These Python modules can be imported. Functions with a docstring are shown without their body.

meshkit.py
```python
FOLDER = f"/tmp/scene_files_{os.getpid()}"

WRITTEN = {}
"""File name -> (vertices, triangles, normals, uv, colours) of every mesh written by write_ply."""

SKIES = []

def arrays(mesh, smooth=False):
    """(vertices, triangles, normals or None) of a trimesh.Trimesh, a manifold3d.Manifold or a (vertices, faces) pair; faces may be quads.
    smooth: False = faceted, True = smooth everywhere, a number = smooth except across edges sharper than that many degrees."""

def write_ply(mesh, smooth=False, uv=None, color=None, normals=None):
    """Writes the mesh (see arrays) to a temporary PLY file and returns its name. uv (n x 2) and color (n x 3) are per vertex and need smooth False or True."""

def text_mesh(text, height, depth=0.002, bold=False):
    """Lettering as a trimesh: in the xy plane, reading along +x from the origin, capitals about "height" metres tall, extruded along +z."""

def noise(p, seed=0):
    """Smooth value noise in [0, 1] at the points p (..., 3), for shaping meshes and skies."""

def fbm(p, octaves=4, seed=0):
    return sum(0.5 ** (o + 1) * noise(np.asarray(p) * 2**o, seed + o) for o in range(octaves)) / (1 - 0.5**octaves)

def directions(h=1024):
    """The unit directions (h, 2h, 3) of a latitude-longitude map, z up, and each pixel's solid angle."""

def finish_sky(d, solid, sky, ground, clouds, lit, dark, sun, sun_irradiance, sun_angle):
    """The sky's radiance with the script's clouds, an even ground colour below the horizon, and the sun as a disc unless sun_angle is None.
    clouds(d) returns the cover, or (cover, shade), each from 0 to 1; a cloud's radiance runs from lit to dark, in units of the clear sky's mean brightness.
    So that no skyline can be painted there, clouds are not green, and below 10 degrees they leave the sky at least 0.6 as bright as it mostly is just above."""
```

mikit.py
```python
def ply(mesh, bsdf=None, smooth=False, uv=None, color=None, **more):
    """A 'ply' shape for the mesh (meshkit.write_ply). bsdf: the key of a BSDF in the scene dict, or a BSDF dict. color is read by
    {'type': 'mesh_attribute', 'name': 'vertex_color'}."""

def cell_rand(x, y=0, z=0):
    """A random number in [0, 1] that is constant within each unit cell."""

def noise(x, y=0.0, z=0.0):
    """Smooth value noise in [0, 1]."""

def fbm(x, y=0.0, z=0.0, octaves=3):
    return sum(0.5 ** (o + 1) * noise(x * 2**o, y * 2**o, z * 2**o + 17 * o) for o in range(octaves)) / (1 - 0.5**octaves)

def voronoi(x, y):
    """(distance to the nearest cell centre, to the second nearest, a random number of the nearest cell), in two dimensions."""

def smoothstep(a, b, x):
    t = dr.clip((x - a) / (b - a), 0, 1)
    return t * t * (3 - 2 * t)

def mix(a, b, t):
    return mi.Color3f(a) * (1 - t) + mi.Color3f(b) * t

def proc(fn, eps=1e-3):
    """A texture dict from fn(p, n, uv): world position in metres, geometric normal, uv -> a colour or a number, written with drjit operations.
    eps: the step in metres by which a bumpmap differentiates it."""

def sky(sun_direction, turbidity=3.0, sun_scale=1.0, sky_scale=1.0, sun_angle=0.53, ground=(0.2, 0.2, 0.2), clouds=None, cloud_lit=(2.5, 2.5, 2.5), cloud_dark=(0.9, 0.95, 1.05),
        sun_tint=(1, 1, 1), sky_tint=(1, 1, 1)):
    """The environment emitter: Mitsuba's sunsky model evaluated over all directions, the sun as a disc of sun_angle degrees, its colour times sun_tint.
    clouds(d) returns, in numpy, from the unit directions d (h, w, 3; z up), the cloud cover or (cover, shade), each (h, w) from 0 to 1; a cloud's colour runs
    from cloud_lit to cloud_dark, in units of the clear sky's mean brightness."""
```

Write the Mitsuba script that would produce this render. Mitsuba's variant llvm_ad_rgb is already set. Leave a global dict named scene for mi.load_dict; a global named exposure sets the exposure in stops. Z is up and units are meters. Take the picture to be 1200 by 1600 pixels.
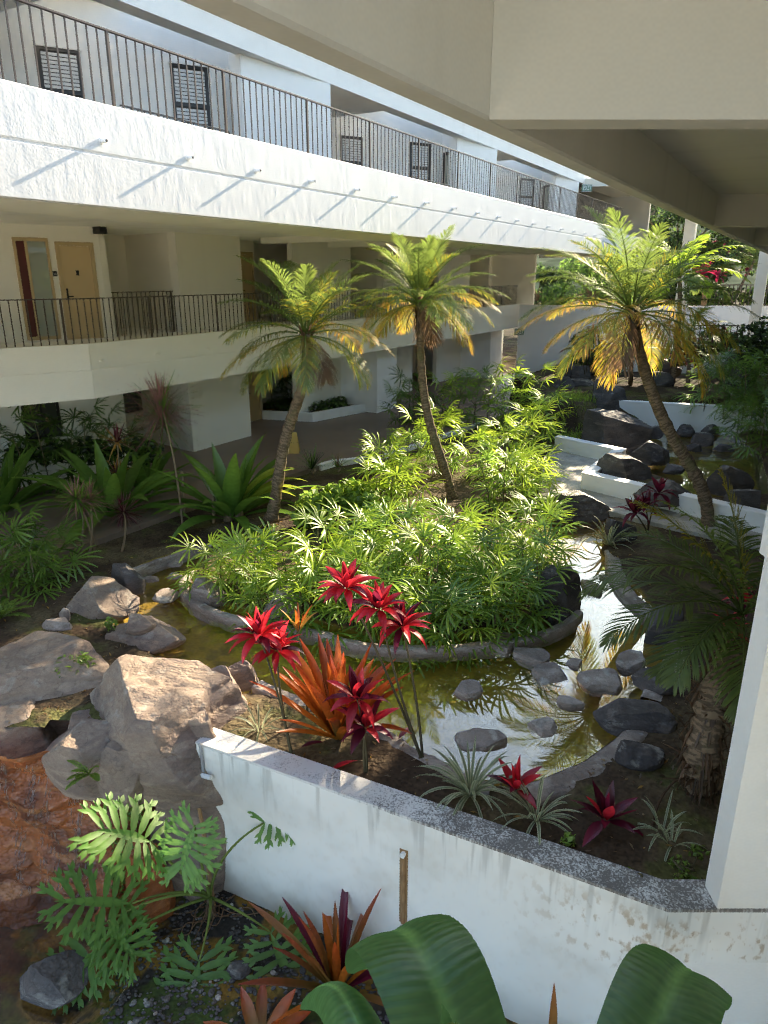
import math, numpy as np, trimesh, mitsuba as mi, mikit, meshkit, drjit as dr
import shapely
from shapely.geometry import Polygon, LineString, Point
T = mi.ScalarTransform4f
PI = math.pi
scene, labels = {'type': 'scene'}, {}

# ------------------------------------------------------------------ camera, sky, exposure
PITCH = math.radians(18.36)
scene['camera'] = {'type': 'perspective', 'fov': 56.83, 'near_clip': 0.05, 'far_clip': 5000.0,
                   'to_world': T().look_at([0, 0, 5.0], [0, math.cos(PITCH), 5.0 - math.sin(PITCH)], [0, 0, 1])}
SUN_AZ, SUN_EL = math.radians(34.5), math.radians(25.5)
SUN = [math.sin(SUN_AZ) * math.cos(SUN_EL), math.cos(SUN_AZ) * math.cos(SUN_EL), math.sin(SUN_EL)]
def cloud_cover(d):
    n = meshkit.fbm(d * [3.0, 3.0, 6.0] + 5.0, 5, 3)
    return 0.02 + 0.40 * np.clip((n - 0.5) * 4, 0, 1), 0.15 + 0 * n
scene['sky'] = mikit.sky(SUN, turbidity=3.5, sun_scale=1.25, sky_scale=1.0, sun_tint=(0.91, 1.0, 1.14), sky_tint=(0.97, 1.0, 1.03), ground=(0.16, 0.16, 0.13), clouds=cloud_cover, cloud_lit=(1.9, 1.9, 1.9))
exposure = 3.9

# building axes: A runs along the courtyard, N across it towards the far facade
AX = np.array([math.sin(math.radians(30.2)), math.cos(math.radians(30.2)), 0.0])
NX = np.array([-AX[1], AX[0], 0.0])
def V(u, d, z): return AX * u + NX * d + np.array([0, 0, z])

# ------------------------------------------------------------------ materials
def rgb(*c): return {'type': 'rgb', 'value': list(c)}
def C(*c): return mi.Color3f(*c)
fbm, noise, smooth, mix = mikit.fbm, mikit.noise, mikit.smoothstep, mikit.mix

def paint(name, base, dirt, rough=0.6, bump=0.004, streak=0.5):
    def col(p, n, uv):
        a = p.x * AX[0] + p.y * AX[1]
        s = fbm(a * 3.0, p.z * 0.35, p.y * 0.6, 4)
        m = fbm(p.x * 1.3, p.y * 1.3, p.z * 1.3 + 9, 3)
        g = noise(p.x * 60, p.y * 60, p.z * 60)
        w = smooth(0.5, 0.85, s) * streak + smooth(0.55, 0.9, m) * 0.25
        return mix(base, dirt, dr.clip(w, 0, 1)) * (0.965 + 0.05 * g)
    def h(p, n, uv):
        a = p.x * AX[0] + p.y * AX[1]
        return fbm(a * 9, p.z * 4, p.y * 4, 4) * 0.7 + noise(p.x * 55, p.y * 55, p.z * 40) * 0.2
    scene[name] = {'type': 'twosided', 'bsdf': {'type': 'bumpmap', 'arbitrary': mikit.proc(h, 4e-3), 'scale': bump,
                   'bsdf': {'type': 'principled', 'base_color': mikit.proc(col), 'roughness': rough, 'specular': 0.35}}}
paint('paint_white', (0.82, 0.82, 0.81), (0.68, 0.69, 0.70), bump=0.007)
paint('paint_cream', (0.78, 0.75, 0.65), (0.68, 0.65, 0.55), bump=0.005, streak=0.2)
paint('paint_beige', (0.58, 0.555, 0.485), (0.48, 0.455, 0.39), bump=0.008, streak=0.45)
paint('paint_grey', (0.80, 0.785, 0.745), (0.62, 0.60, 0.55), bump=0.006, streak=0.3)

def wall_col(p, n, uv):          # the planter wall: white with rust smudges and splashes low on the face
    m = fbm(p.x * 2.1, p.y * 2.1, p.z * 2.1, 4)
    base = mix((0.80, 0.79, 0.75), (0.64, 0.62, 0.57), smooth(0.42, 0.75, m) * 0.55)
    k = fbm(p.x * 22 + 3, p.y * 22, p.z * 11, 4) * 0.65 + 0.35 * m
    zone = smooth(1.0, 2.2, p.x) * smooth(-1.0, -0.6, p.z) * (1 - smooth(-0.25, -0.05, p.z))
    base = mix(base, (0.36, 0.25, 0.13), smooth(0.52, 0.66, k) * (0.06 + 0.60 * zone))
    dr_ = fbm(p.x * 16, p.y * 16, p.z * 0.9, 3)
    base = mix(base, (0.40, 0.385, 0.35), smooth(0.52, 0.72, dr_) * smooth(-0.75, -0.02, p.z) * 0.55)
    lo = smooth(-1.5, -2.05, p.z)
    return mix(base, (0.36, 0.31, 0.25), lo * (0.2 + 0.6 * m))
def wall_h(p, n, uv): return fbm(p.x * 5, p.y * 5, p.z * 5, 4) + 0.15 * noise(p.x * 70, p.y * 70, p.z * 70)
scene['planter_paint'] = {'type': 'twosided', 'bsdf': {'type': 'bumpmap', 'arbitrary': mikit.proc(wall_h, 4e-3), 'scale': 0.012,
                          'bsdf': {'type': 'principled', 'base_color': mikit.proc(wall_col), 'roughness': 0.55, 'specular': 0.35}}}
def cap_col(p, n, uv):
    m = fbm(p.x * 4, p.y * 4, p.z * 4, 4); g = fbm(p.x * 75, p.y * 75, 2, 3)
    w = smooth(0.42, 0.68, m * 0.34 + g * 0.42 + 0.24 * smooth(-1.2, 1.6, p.x))  # speckled wear, plus shade towards the right end put in as darker colour
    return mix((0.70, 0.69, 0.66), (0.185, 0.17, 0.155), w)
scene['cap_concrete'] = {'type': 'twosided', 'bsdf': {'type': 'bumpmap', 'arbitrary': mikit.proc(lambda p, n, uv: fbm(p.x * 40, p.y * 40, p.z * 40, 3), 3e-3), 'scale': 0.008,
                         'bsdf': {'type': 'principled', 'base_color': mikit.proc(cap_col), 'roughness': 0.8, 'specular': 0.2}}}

def rock_mat(name, c0, c1, c2, rough, bump, lichen=0.0, spec=0.3):
    def col(p, n, uv):
        m = fbm(p.x * 2.2, p.y * 2.2, p.z * 2.2, 4); v = fbm(p.x * 3 + 7, p.y * 3, p.z * 11, 4); g = 0.6 * fbm(p.x * 38, p.y * 38, p.z * 38, 3) + 0.4 * noise(p.x * 130, p.y * 130, p.z * 130)
        b = mix(mix(c0, c1, smooth(0.35, 0.68, m)), c2, smooth(0.52, 0.72, v) * 0.65)
        if lichen:
            b = mix(b, (0.50, 0.48, 0.43), smooth(0.55, 0.72, fbm(p.x * 7, p.y * 7, p.z * 7 + 3, 4)) * smooth(0.2, 0.8, n.z) * lichen)
        cr = dr.abs(fbm(p.x * 4 + 2, p.y * 4, p.z * 6, 4) - 0.5)
        return b * (0.66 + 0.62 * g) * (0.80 + 0.20 * smooth(0.0, 0.03, cr))
    def h(p, n, uv):
        cr = dr.abs(fbm(p.x * 4 + 2, p.y * 4, p.z * 6, 4) - 0.5)
        return fbm(p.x * 11, p.y * 11, p.z * 13, 4) + 0.55 * fbm(p.x * 45, p.y * 45, p.z * 45, 3) + 0.22 * smooth(0.35, 0.2, noise(p.x * 70, p.y * 70, p.z * 70)) * -1.0 + 0.10 * smooth(0.0, 0.03, cr)
    scene[name] = {'type': 'twosided', 'bsdf': {'type': 'bumpmap', 'arbitrary': mikit.proc(h, 3e-3), 'scale': bump,
                   'bsdf': {'type': 'principled', 'base_color': mikit.proc(col), 'roughness': rough, 'specular': spec}}}
rock_mat('rock_tan', (0.285, 0.215, 0.165), (0.205, 0.155, 0.13), (0.37, 0.285, 0.22), 0.75, 0.028, 0.25)
rock_mat('rock_dark', (0.115, 0.10, 0.095), (0.065, 0.058, 0.058), (0.17, 0.14, 0.125), 0.6, 0.03, 0.35)
rock_mat('rock_pale', (0.36, 0.295, 0.25), (0.23, 0.185, 0.16), (0.50, 0.44, 0.39), 0.65, 0.035, 0.8)
rock_mat('rock_red', (0.34, 0.105, 0.032), (0.13, 0.042, 0.020), (0.46, 0.19, 0.07), 0.25, 0.03, 0.0, 0.6)

def soil_col(p, n, uv):
    m = fbm(p.x * 1.1, p.y * 1.1, 1, 4); g = fbm(p.x * 30, p.y * 30, 5, 3)
    b = mix((0.062, 0.042, 0.028), (0.13, 0.10, 0.055), smooth(0.40, 0.70, m))
    b = mix(b, (0.10, 0.115, 0.03), smooth(0.56, 0.74, fbm(p.x * 2.3 + 4, p.y * 2.3, 3, 4)) * 0.6)
    wet = smooth(-0.12, -0.17, p.z) * smooth(-0.9, -0.8, p.z)
    bed = mix((0.44, 0.29, 0.03), (0.22, 0.14, 0.025), fbm(p.x * 1.6, p.y * 1.6, 8, 4))
    bed = mix(bed, (0.10, 0.075, 0.02), smooth(0.5, 0.75, fbm(p.x * 5, p.y * 5, 2, 3)) * 0.6)
    return mix(b * (0.45 + 1.1 * g), bed * (0.8 + 0.4 * g), wet)
scene['soil'] = {'type': 'twosided', 'bsdf': {'type': 'bumpmap', 'arbitrary': mikit.proc(lambda p, n, uv: fbm(p.x * 26, p.y * 26, p.z * 26, 4), 4e-3), 'scale': 0.05,
                 'bsdf': {'type': 'principled', 'base_color': mikit.proc(soil_col), 'roughness': 0.9, 'specular': 0.15}}}
def low_col(p, n, uv):
    m = fbm(p.x * 2.4, p.y * 2.4, 1, 4); g = fbm(p.x * 34, p.y * 34, 5, 3)
    b = mix((0.035, 0.030, 0.026), (0.22, 0.125, 0.025), smooth(0.50, 0.66, m))
    b = mix(b, (0.06, 0.085, 0.02), smooth(0.54, 0.72, fbm(p.x * 3.3 + 4, p.y * 3.3, 3, 4)))
    return b * (0.5 + 1.0 * g)
scene['lower_soil'] = {'type': 'twosided', 'bsdf': {'type': 'bumpmap', 'arbitrary': mikit.proc(lambda p, n, uv: fbm(p.x * 30, p.y * 30, p.z * 30, 4), 4e-3), 'scale': 0.05,
                       'bsdf': {'type': 'principled', 'base_color': mikit.proc(low_col), 'roughness': 0.75, 'specular': 0.3}}}
def floor_col(p, n, uv):
    m = fbm(p.x * 0.9, p.y * 0.9, 1, 4); g = noise(p.x * 90, p.y * 90, 3)
    return mix((0.19, 0.135, 0.10), (0.25, 0.185, 0.14), m) * (0.9 + 0.15 * g)
scene['floor_brown'] = {'type': 'principled', 'base_color': mikit.proc(floor_col), 'roughness': 0.45, 'specular': 0.4}
def path_col(p, n, uv):
    m = fbm(p.x * 3, p.y * 3, 1, 4)
    return mix((0.42, 0.39, 0.34), (0.30, 0.28, 0.245), smooth(0.4, 0.7, m)) * (0.85 + 0.25 * noise(p.x * 50, p.y * 50, 3))
scene['path_concrete'] = {'type': 'principled', 'base_color': mikit.proc(path_col), 'roughness': 0.8}
scene['floor_grey'] = {'type': 'twosided', 'bsdf': {'type': 'diffuse', 'reflectance': rgb(0.40, 0.38, 0.34)}}
def simple(name, c, rough=0.5, metallic=0.0, spec=0.5):
    scene[name] = {'type': 'twosided', 'bsdf': {'type': 'principled', 'base_color': rgb(*c), 'roughness': rough, 'metallic': metallic, 'specular': spec}}
simple('rail_bronze', (0.085, 0.065, 0.055), 0.34, 0.35)
simple('door_tan', (0.53, 0.39, 0.21), 0.45); simple('frame_tan', (0.47, 0.35, 0.19), 0.45)
simple('frame_black', (0.018, 0.017, 0.017), 0.35); simple('panel_maroon', (0.09, 0.018, 0.015), 0.4)
simple('slat_white', (0.62, 0.62, 0.60), 0.5); simple('curtain', (0.33, 0.36, 0.31), 0.8)
simple('plate_black', (0.012, 0.012, 0.013), 0.4); simple('plate_text', (0.75, 0.75, 0.72), 0.5)
simple('metal_grey', (0.36, 0.37, 0.39), 0.45, 0.3); simple('pipe_white', (0.72, 0.73, 0.73), 0.35)
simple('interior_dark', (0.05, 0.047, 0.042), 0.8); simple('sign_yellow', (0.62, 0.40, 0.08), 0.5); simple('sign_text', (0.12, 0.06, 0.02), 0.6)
simple('bounce_paving', (0.50, 0.47, 0.41), 0.9); simple('exit_green', (0.10, 0.19, 0.12), 0.5)
scene['pane_glass'] = {'type': 'thindielectric', 'int_ior': 1.5}
scene['water_surface'] = {'type': 'thindielectric', 'int_ior': 1.75}
scene['fall_water'] = {'type': 'principled', 'base_color': rgb(0.85, 0.88, 0.9), 'roughness': 0.15, 'spec_trans': 0.75, 'eta': 1.33}
def rust_col(p, n, uv): return mix((0.20, 0.10, 0.04), (0.34, 0.22, 0.11), fbm(p.x * 30, p.y * 30, p.z * 12, 3))
scene['rust'] = {'type': 'twosided', 'bsdf': {'type': 'principled', 'base_color': mikit.proc(rust_col), 'roughness': 0.8}}
def bark_col(p, n, uv):          # uv.y runs up the trunk in metres
    r = fbm(p.x * 14, p.y * 14, uv.y * 34, 3); m = fbm(p.x * 5, p.y * 5, p.z * 3, 3)
    return mix(mix((0.22, 0.155, 0.10), (0.105, 0.075, 0.05), smooth(0.4, 0.6, r)), (0.13, 0.13, 0.05), smooth(0.55, 0.75, m) * 0.5)
scene['palm_bark'] = {'type': 'twosided', 'bsdf': {'type': 'principled', 'base_color': mikit.proc(bark_col), 'roughness': 0.85, 'specular': 0.2}}

# leaf colours: uv.x = row + t (t runs from the row's first colour to its second), uv.y = brightness
ROWS = dict(palm=((.14, .21, .045), (.25, .31, .06)), palm_yellow=((.32, .34, .04), (.70, .50, .055)), palm_dead=((.50, .28, .06), (.58, .33, .07)),
            brown=((.15, .085, .05), (.27, .17, .10)), rhapis=((.12, .22, .04), (.21, .33, .05)), rhapis_lime=((.24, .37, .038), (.42, .53, .055)),
            ti_red=((.52, .018, .030), (.78, .05, .075)), ti_maroon=((.070, .010, .024), (.22, .018, .05)), brom_orange=((.50, .20, .025), (.60, .09, .025)),
            brom_mixed=((.19, .17, .035), (.45, .07, .04)), crinum=((.11, .22, .04), (.19, .32, .05)), crinum_lit=((.28, .38, .04), (.52, .58, .08)),
            dracaena=((.34, .22, .17), (.42, .16, .18)), variegated=((.10, .17, .06), (.72, .70, .48)), philodendron=((.11, .235, .045), (.18, .34, .06)),
            banana=((.075, .175, .060), (.15, .28, .085)), fern=((.17, .28, .045), (.29, .40, .07)), cover=((.19, .32, .06), (.33, .48, .08)),
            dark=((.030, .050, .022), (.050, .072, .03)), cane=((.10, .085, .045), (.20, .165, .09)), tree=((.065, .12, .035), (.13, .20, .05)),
            stem_green=((.20, .27, .06), (.28, .34, .08)), tan=((.28, .20, .12), (.36, .27, .17)), far_pink=((.48, .02, .08), (.65, .06, .15)))
ROW = {k: i for i, k in enumerate(ROWS)}
def leaf_col(p, n, uv):
    a, b = mi.Color3f(0), mi.Color3f(0)
    k = dr.floor(uv.x)
    for i, (c0, c1) in enumerate(ROWS.values()):
        hit = k == i
        a = dr.select(hit, mi.Color3f(*c0), a); b = dr.select(hit, mi.Color3f(*c1), b)
    return mix(a, b, uv.x - k) * uv.y * (0.80 + 0.40 * fbm(p.x * 17, p.y * 17, p.z * 17, 2))
LEAF = mikit.proc(leaf_col)
def leaf_bsdf(name, wax, alpha, trans):
    scene[name] = {'type': 'blendbsdf', 'weight': wax, 'a_body': {'type': 'principledthin', 'base_color': LEAF, 'roughness': 0.4, 'diff_trans': trans, 'eta': 1.5},
                   'b_wax': {'type': 'twosided', 'bsdf': {'type': 'roughconductor', 'material': 'none', 'alpha': alpha}}}
leaf_bsdf('leaf', 0.025, 0.26, 1.1); leaf_bsdf('leaf_gloss', 0.034, 0.18, 1.0)
scene['wood'] = {'type': 'twosided', 'bsdf': {'type': 'principled', 'base_color': LEAF, 'roughness': 0.8, 'specular': 0.2}}

# ------------------------------------------------------------------ helpers
used = {}
def numbered(key):
    used[key] = used.get(key, -1) + 1
    return key if used[key] == 0 else f'{key}_{used[key]:03d}'
def thing(name, label, cat, group=None):
    key = numbered(name); labels[key] = {'label': label, 'category': cat}
    if group: labels[key]['group'] = group
    return key
def part(parent, name, mesh, bsdf, smooth=False, uv=None, kind=None, label=None, **more):
    key = numbered(f'{parent}__{name}')
    scene[key] = mikit.ply(mesh, bsdf, smooth=smooth, uv=uv, **more)
    if kind or label:
        labels[key] = {k: v for k, v in (('kind', kind), ('label', label)) if v}
    return key
def single(name, label, cat, mesh, bsdf, smooth=False, uv=None, group=None, kind=None, **more):
    key = thing(name, label, cat, group)
    if kind: labels[key]['kind'] = kind
    scene[key] = mikit.ply(mesh, bsdf, smooth=smooth, uv=uv, **more)
    return key
def structure(name, mesh, bsdf, smooth=False, label=None, **more):
    key = numbered(name); scene[key] = mikit.ply(mesh, bsdf, smooth=smooth, **more)
    labels[key] = {'kind': 'structure'}
    if label: labels[key]['label'] = label
    return key

class MB:
    """Collects vertices, triangles and uv of several pieces into one mesh."""
    def __init__(s): s.v, s.f, s.t, s.n = [], [], [], 0
    def add(s, v, f, t=None):
        v = np.asarray(v, float); f = np.asarray(f, int)
        s.v.append(v); s.f.append(f + s.n); s.t.append(np.zeros((len(v), 2)) if t is None else np.asarray(t, float)); s.n += len(v)
        return s
    def get(s): return np.vstack(s.v), np.vstack(s.f), np.vstack(s.t)
    def mesh(s):
        v, f, t = s.get(); return trimesh.Trimesh(v, f, process=False)
def quads(q): q = np.asarray(q); return np.vstack([q[:, [0, 1, 2]], q[:, [0, 2, 3]]])
def put(parent, name, mb, bsdf, smooth=True, **more):
    v, f, t = mb.get() if isinstance(mb, MB) else mb
    return part(parent, name, trimesh.Trimesh(v, f, process=False), bsdf, smooth=smooth, uv=t, **more)

BOXF = quads([[0, 1, 3, 2], [4, 6, 7, 5], [0, 4, 5, 1], [2, 3, 7, 6], [0, 2, 6, 4], [1, 5, 7, 3]])
def ubox(u0, u1, d0, d1, z0, z1):
    """A box along the building's axes."""
    return trimesh.Trimesh([V(u, d, z) for u in (u0, u1) for d in (d1, d0) for z in (z0, z1)], BOXF, process=False)
def wbox(x0, x1, y0, y1, z0, z1):
    return trimesh.Trimesh([(x, y, z) for x in (x0, x1) for y in (y0, y1) for z in (z0, z1)], BOXF, process=False)
def slab(plan, z0, z1, axes=True):
    """A plan polygon, in u, d (or x, y), between two heights."""
    m = trimesh.creation.extrude_polygon(Polygon(plan), z1 - z0, engine='earcut'); v = np.array(m.vertices)
    m.vertices = v[:, :1] * AX + v[:, 1:2] * NX + v[:, 2:] * [0, 0, 1] + [0, 0, z0] if axes else v + [0, 0, z0]
    if axes: m.fix_normals()
    return m
def run(section, u0, u1):
    """A section in d, z drawn out along u."""
    m = trimesh.creation.extrude_polygon(Polygon(section), u1 - u0, engine='earcut'); v = np.array(m.vertices)
    m.vertices = (v[:, 2:] + u0) * AX + v[:, :1] * NX + v[:, 1:2] * [0, 0, 1]; m.fix_normals()
    return m
def wall_strip(p0, p1, z0, z1, thick=0.2, t0=0.0, t1=None, off=0.0):
    """A piece of wall on the plan line p0-p1 (u, d), its face looking to the right of the walk p0 -> p1, from t0 to t1 metres along it."""
    p0, p1 = np.array(p0, float), np.array(p1, float); L = np.linalg.norm(p1 - p0); t = (p1 - p0) / L; n = np.array([t[1], -t[0]])
    t1 = L if t1 is None else t1
    a, b = p0 + t * t0 + n * off, p0 + t * t1 + n * off
    return slab([a, b, b - n * thick, a - n * thick], z0, z1)
def join(*ms): return trimesh.util.concatenate(ms)
def tube(pts, rad, sides=8, row=None, bright=1.0, caps=True):
    p = np.asarray(pts, float); n = len(p); rad = np.broadcast_to(rad, (n,)).astype(float)
    t = np.gradient(p, axis=0); t /= np.linalg.norm(t, axis=1, keepdims=True) + 1e-12
    ref = np.array([0, 0, 1.0]) if abs(t[:, 2]).mean() < 0.8 else np.array([1.0, 0, 0])
    a = np.cross(t, ref); a /= np.linalg.norm(a, axis=1, keepdims=True) + 1e-12; b = np.cross(t, a)
    g = np.arange(sides) * 2 * PI / sides
    v = (p[:, None] + rad[:, None, None] * (np.cos(g)[None, :, None] * a[:, None] + np.sin(g)[None, :, None] * b[:, None])).reshape(-1, 3)
    i, j = np.meshgrid(np.arange(n - 1), np.arange(sides), indexing='ij')
    q = np.stack([i * sides + j, (i + 1) * sides + j, (i + 1) * sides + (j + 1) % sides, i * sides + (j + 1) % sides], -1).reshape(-1, 4)
    f = [quads(q)]
    if caps:
        for c, k, o in ((p[0], 0, 1), (p[-1], n - 1, -1)):
            v = np.vstack([v, c]); r = k * sides + np.arange(sides); f.append(np.stack([np.full(sides, len(v) - 1), r, np.roll(r, -1)][::1 if o > 0 else -1], 1))
    s = np.concatenate([[0], np.cumsum(np.linalg.norm(np.diff(p, axis=0), axis=1))])
    if row is None: uv = np.stack([np.tile(g / 6.3, n), np.repeat(s, sides)], 1)
    else: uv = np.stack([ROW[row] + np.repeat(0.02 + 0.95 * s / s[-1], sides), np.full(n * sides, bright)], 1)
    uv = np.vstack([uv, np.repeat(uv[-1:], len(v) - len(uv), 0)])
    return v, np.vstack(f), uv
def tube_mesh(*a, **k): v, f, _ = tube(*a, **k); return trimesh.Trimesh(v, f, process=False)
def spline(pts, n):
    """A smooth curve through the points."""
    from scipy.interpolate import CubicSpline
    p = np.asarray(pts, float); s = np.concatenate([[0], np.cumsum(np.linalg.norm(np.diff(p, axis=0), axis=1))])
    return CubicSpline(s, p)(np.linspace(0, s[-1], n))

# ------------------------------------------------------------------ the ground, the pond and the paved surfaces
POND = Polygon([p[:2] for p in [(-3.672, 13.098, -0.12), (-4.23, 12.627, -0.12), (-4.622, 11.974, -0.12), (-4.55, 10.958, -0.12), (-4.076, 10.061, -0.12), (-3.313, 9.206, -0.12), (-2.552, 8.584, -0.12), (-1.993, 8.212, -0.12), (-1.42, 8.058, -0.12), (-0.817, 7.851, -0.12), (-0.317, 7.571, -0.12), (0.152, 7.204, -0.12), (0.721, 6.728, -0.12), (1.186, 6.455, -0.12), (1.668, 6.424, -0.12), (2.149, 6.672, -0.12), (2.686, 7.019, -0.12), (3.019, 7.463, -0.12), (3.356, 8.104, -0.12), (3.74, 8.584, -0.12), (4.189, 9.302, -0.12), (4.371, 9.909, -0.12), (4.236, 10.832, -0.12), (4.207, 11.77, -0.12), (4.096, 13.028, -0.12), (4.736, 14.34, -0.12), (4.984, 15.43, -0.12), (3.885, 15.43, -0.12), (3.302, 13.028, -0.12), (3.372, 12.124, -0.12), (3.485, 11.351, -0.12), (3.239, 10.588, -0.12), (2.717, 10.061, -0.12), (1.843, 9.638, -0.12), (0.765, 9.477, -0.12), (-0.387, 9.597, -0.12), (-1.199, 9.974, -0.12), (-2.043, 10.239, -0.12), (-2.666, 10.517, -0.12), (-3.419, 11.271, -0.12), (-3.67, 11.915, -0.12), (-3.555, 12.627, -0.12)]]).buffer(0.06)
HIGH_POND = Polygon([p[:2] for p in [(8.661, 23.691, 0.15), (10.685, 25.531, 0.15), (11.879, 24.579, 0.15), (11.154, 20.67, 0.15), (9.071, 16.056, 0.15), (7.449, 15.798, 0.15), (7.183, 17.467, 0.15), (6.474, 18.563, 0.15)]]).buffer(0.05)
RAISED = Polygon([p[:2] for p in [(6.575, 19.294, 0.4), (5.098, 16.86, 0.4), (7.859, 13.779, 0.4)]] + [(14, 15), (22, 23.6), (8.4, 23.9), (7.6, 21.5)])
LOWER = Polygon([(-14, -9), (12, -9), (12, 4.7), (2.4, 4.72), (-2.06, 6.9), (-2.3, 7.35), (-3.3, 7.35), (-5.2, 7.1), (-14, 8)])
def height(x, y):
    p = np.stack([x, y, 0 * x], -1)
    h = -0.07 + 0.10 * (meshkit.fbm(p * 0.8, 4, 1) - 0.5) + 0.03 * (meshkit.fbm(p * 5, 2, 2) - 0.5)
    u = x * AX[0] + y * AX[1]; d = x * NX[0] + y * NX[1]
    pts = shapely.points(x, y)
    def inside(poly, w):
        dist = shapely.distance(pts, poly.exterior); sd = np.where(shapely.contains(poly, pts), dist, -dist)
        t = np.clip(sd / w + 0.5, 0, 1); return t * t * (3 - 2 * t)
    near = (y < 60) & (np.abs(x) < 40)
    tier = np.clip((y - 23.7) / 0.5, 0, 1) * (x > 5.5) * np.clip((14.5 - d) / 2, 0, 1)
    h = h + 0.28 * inside(RAISED, 0.3) + tier * 1.0 + np.clip((y - 33) / 8, 0, 1) * 0.6 * (x > 9)
    h = h + 0.16 * np.exp(-(((u - 12.5) / 2.6) ** 2 + ((d - 5.2) / 1.3) ** 2))
    h = np.where(y > 120, h - (y - 120) * 0.004, h)
    t = inside(POND, 0.45); h = h * (1 - t) + t * (-0.42 + 0.08 * (meshkit.fbm(p * 2, 3, 9) - 0.5))
    t = inside(HIGH_POND, 0.4); h = h * (1 - t) + t * -0.15
    t = np.clip((d - 10.4) / 0.4, 0, 1); h = h * (1 - t) + t * np.minimum(h, -0.12)
    return h
def axis(lo, hi, step, far0, far1, n=14):
    g = np.geomspace(step, 1, n)
    return np.concatenate([lo - (np.geomspace(1, 1 + far0, n)[::-1] - 1) - step, np.arange(lo, hi, step), hi + np.geomspace(1, 1 + far1, n) - 1])
gx, gy = axis(-12, 19, 0.14, 900, 900), axis(3.4, 36, 0.14, 40, 1600)
GX, GY = np.meshgrid(gx, gy, indexing='ij')
GZ = height(GX.ravel(), GY.ravel()); gn = len(gy)
gi, gj = np.meshgrid(np.arange(len(gx) - 1), np.arange(gn - 1), indexing='ij')
gq = np.stack([gi * gn + gj, (gi + 1) * gn + gj, (gi + 1) * gn + gj + 1, gi * gn + gj + 1], -1).reshape(-1, 4)
gc = np.stack([GX.ravel()[gq].mean(1), GY.ravel()[gq].mean(1)], -1)
gu, gd = gc @ AX[:2], gc @ NX[:2]
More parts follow.
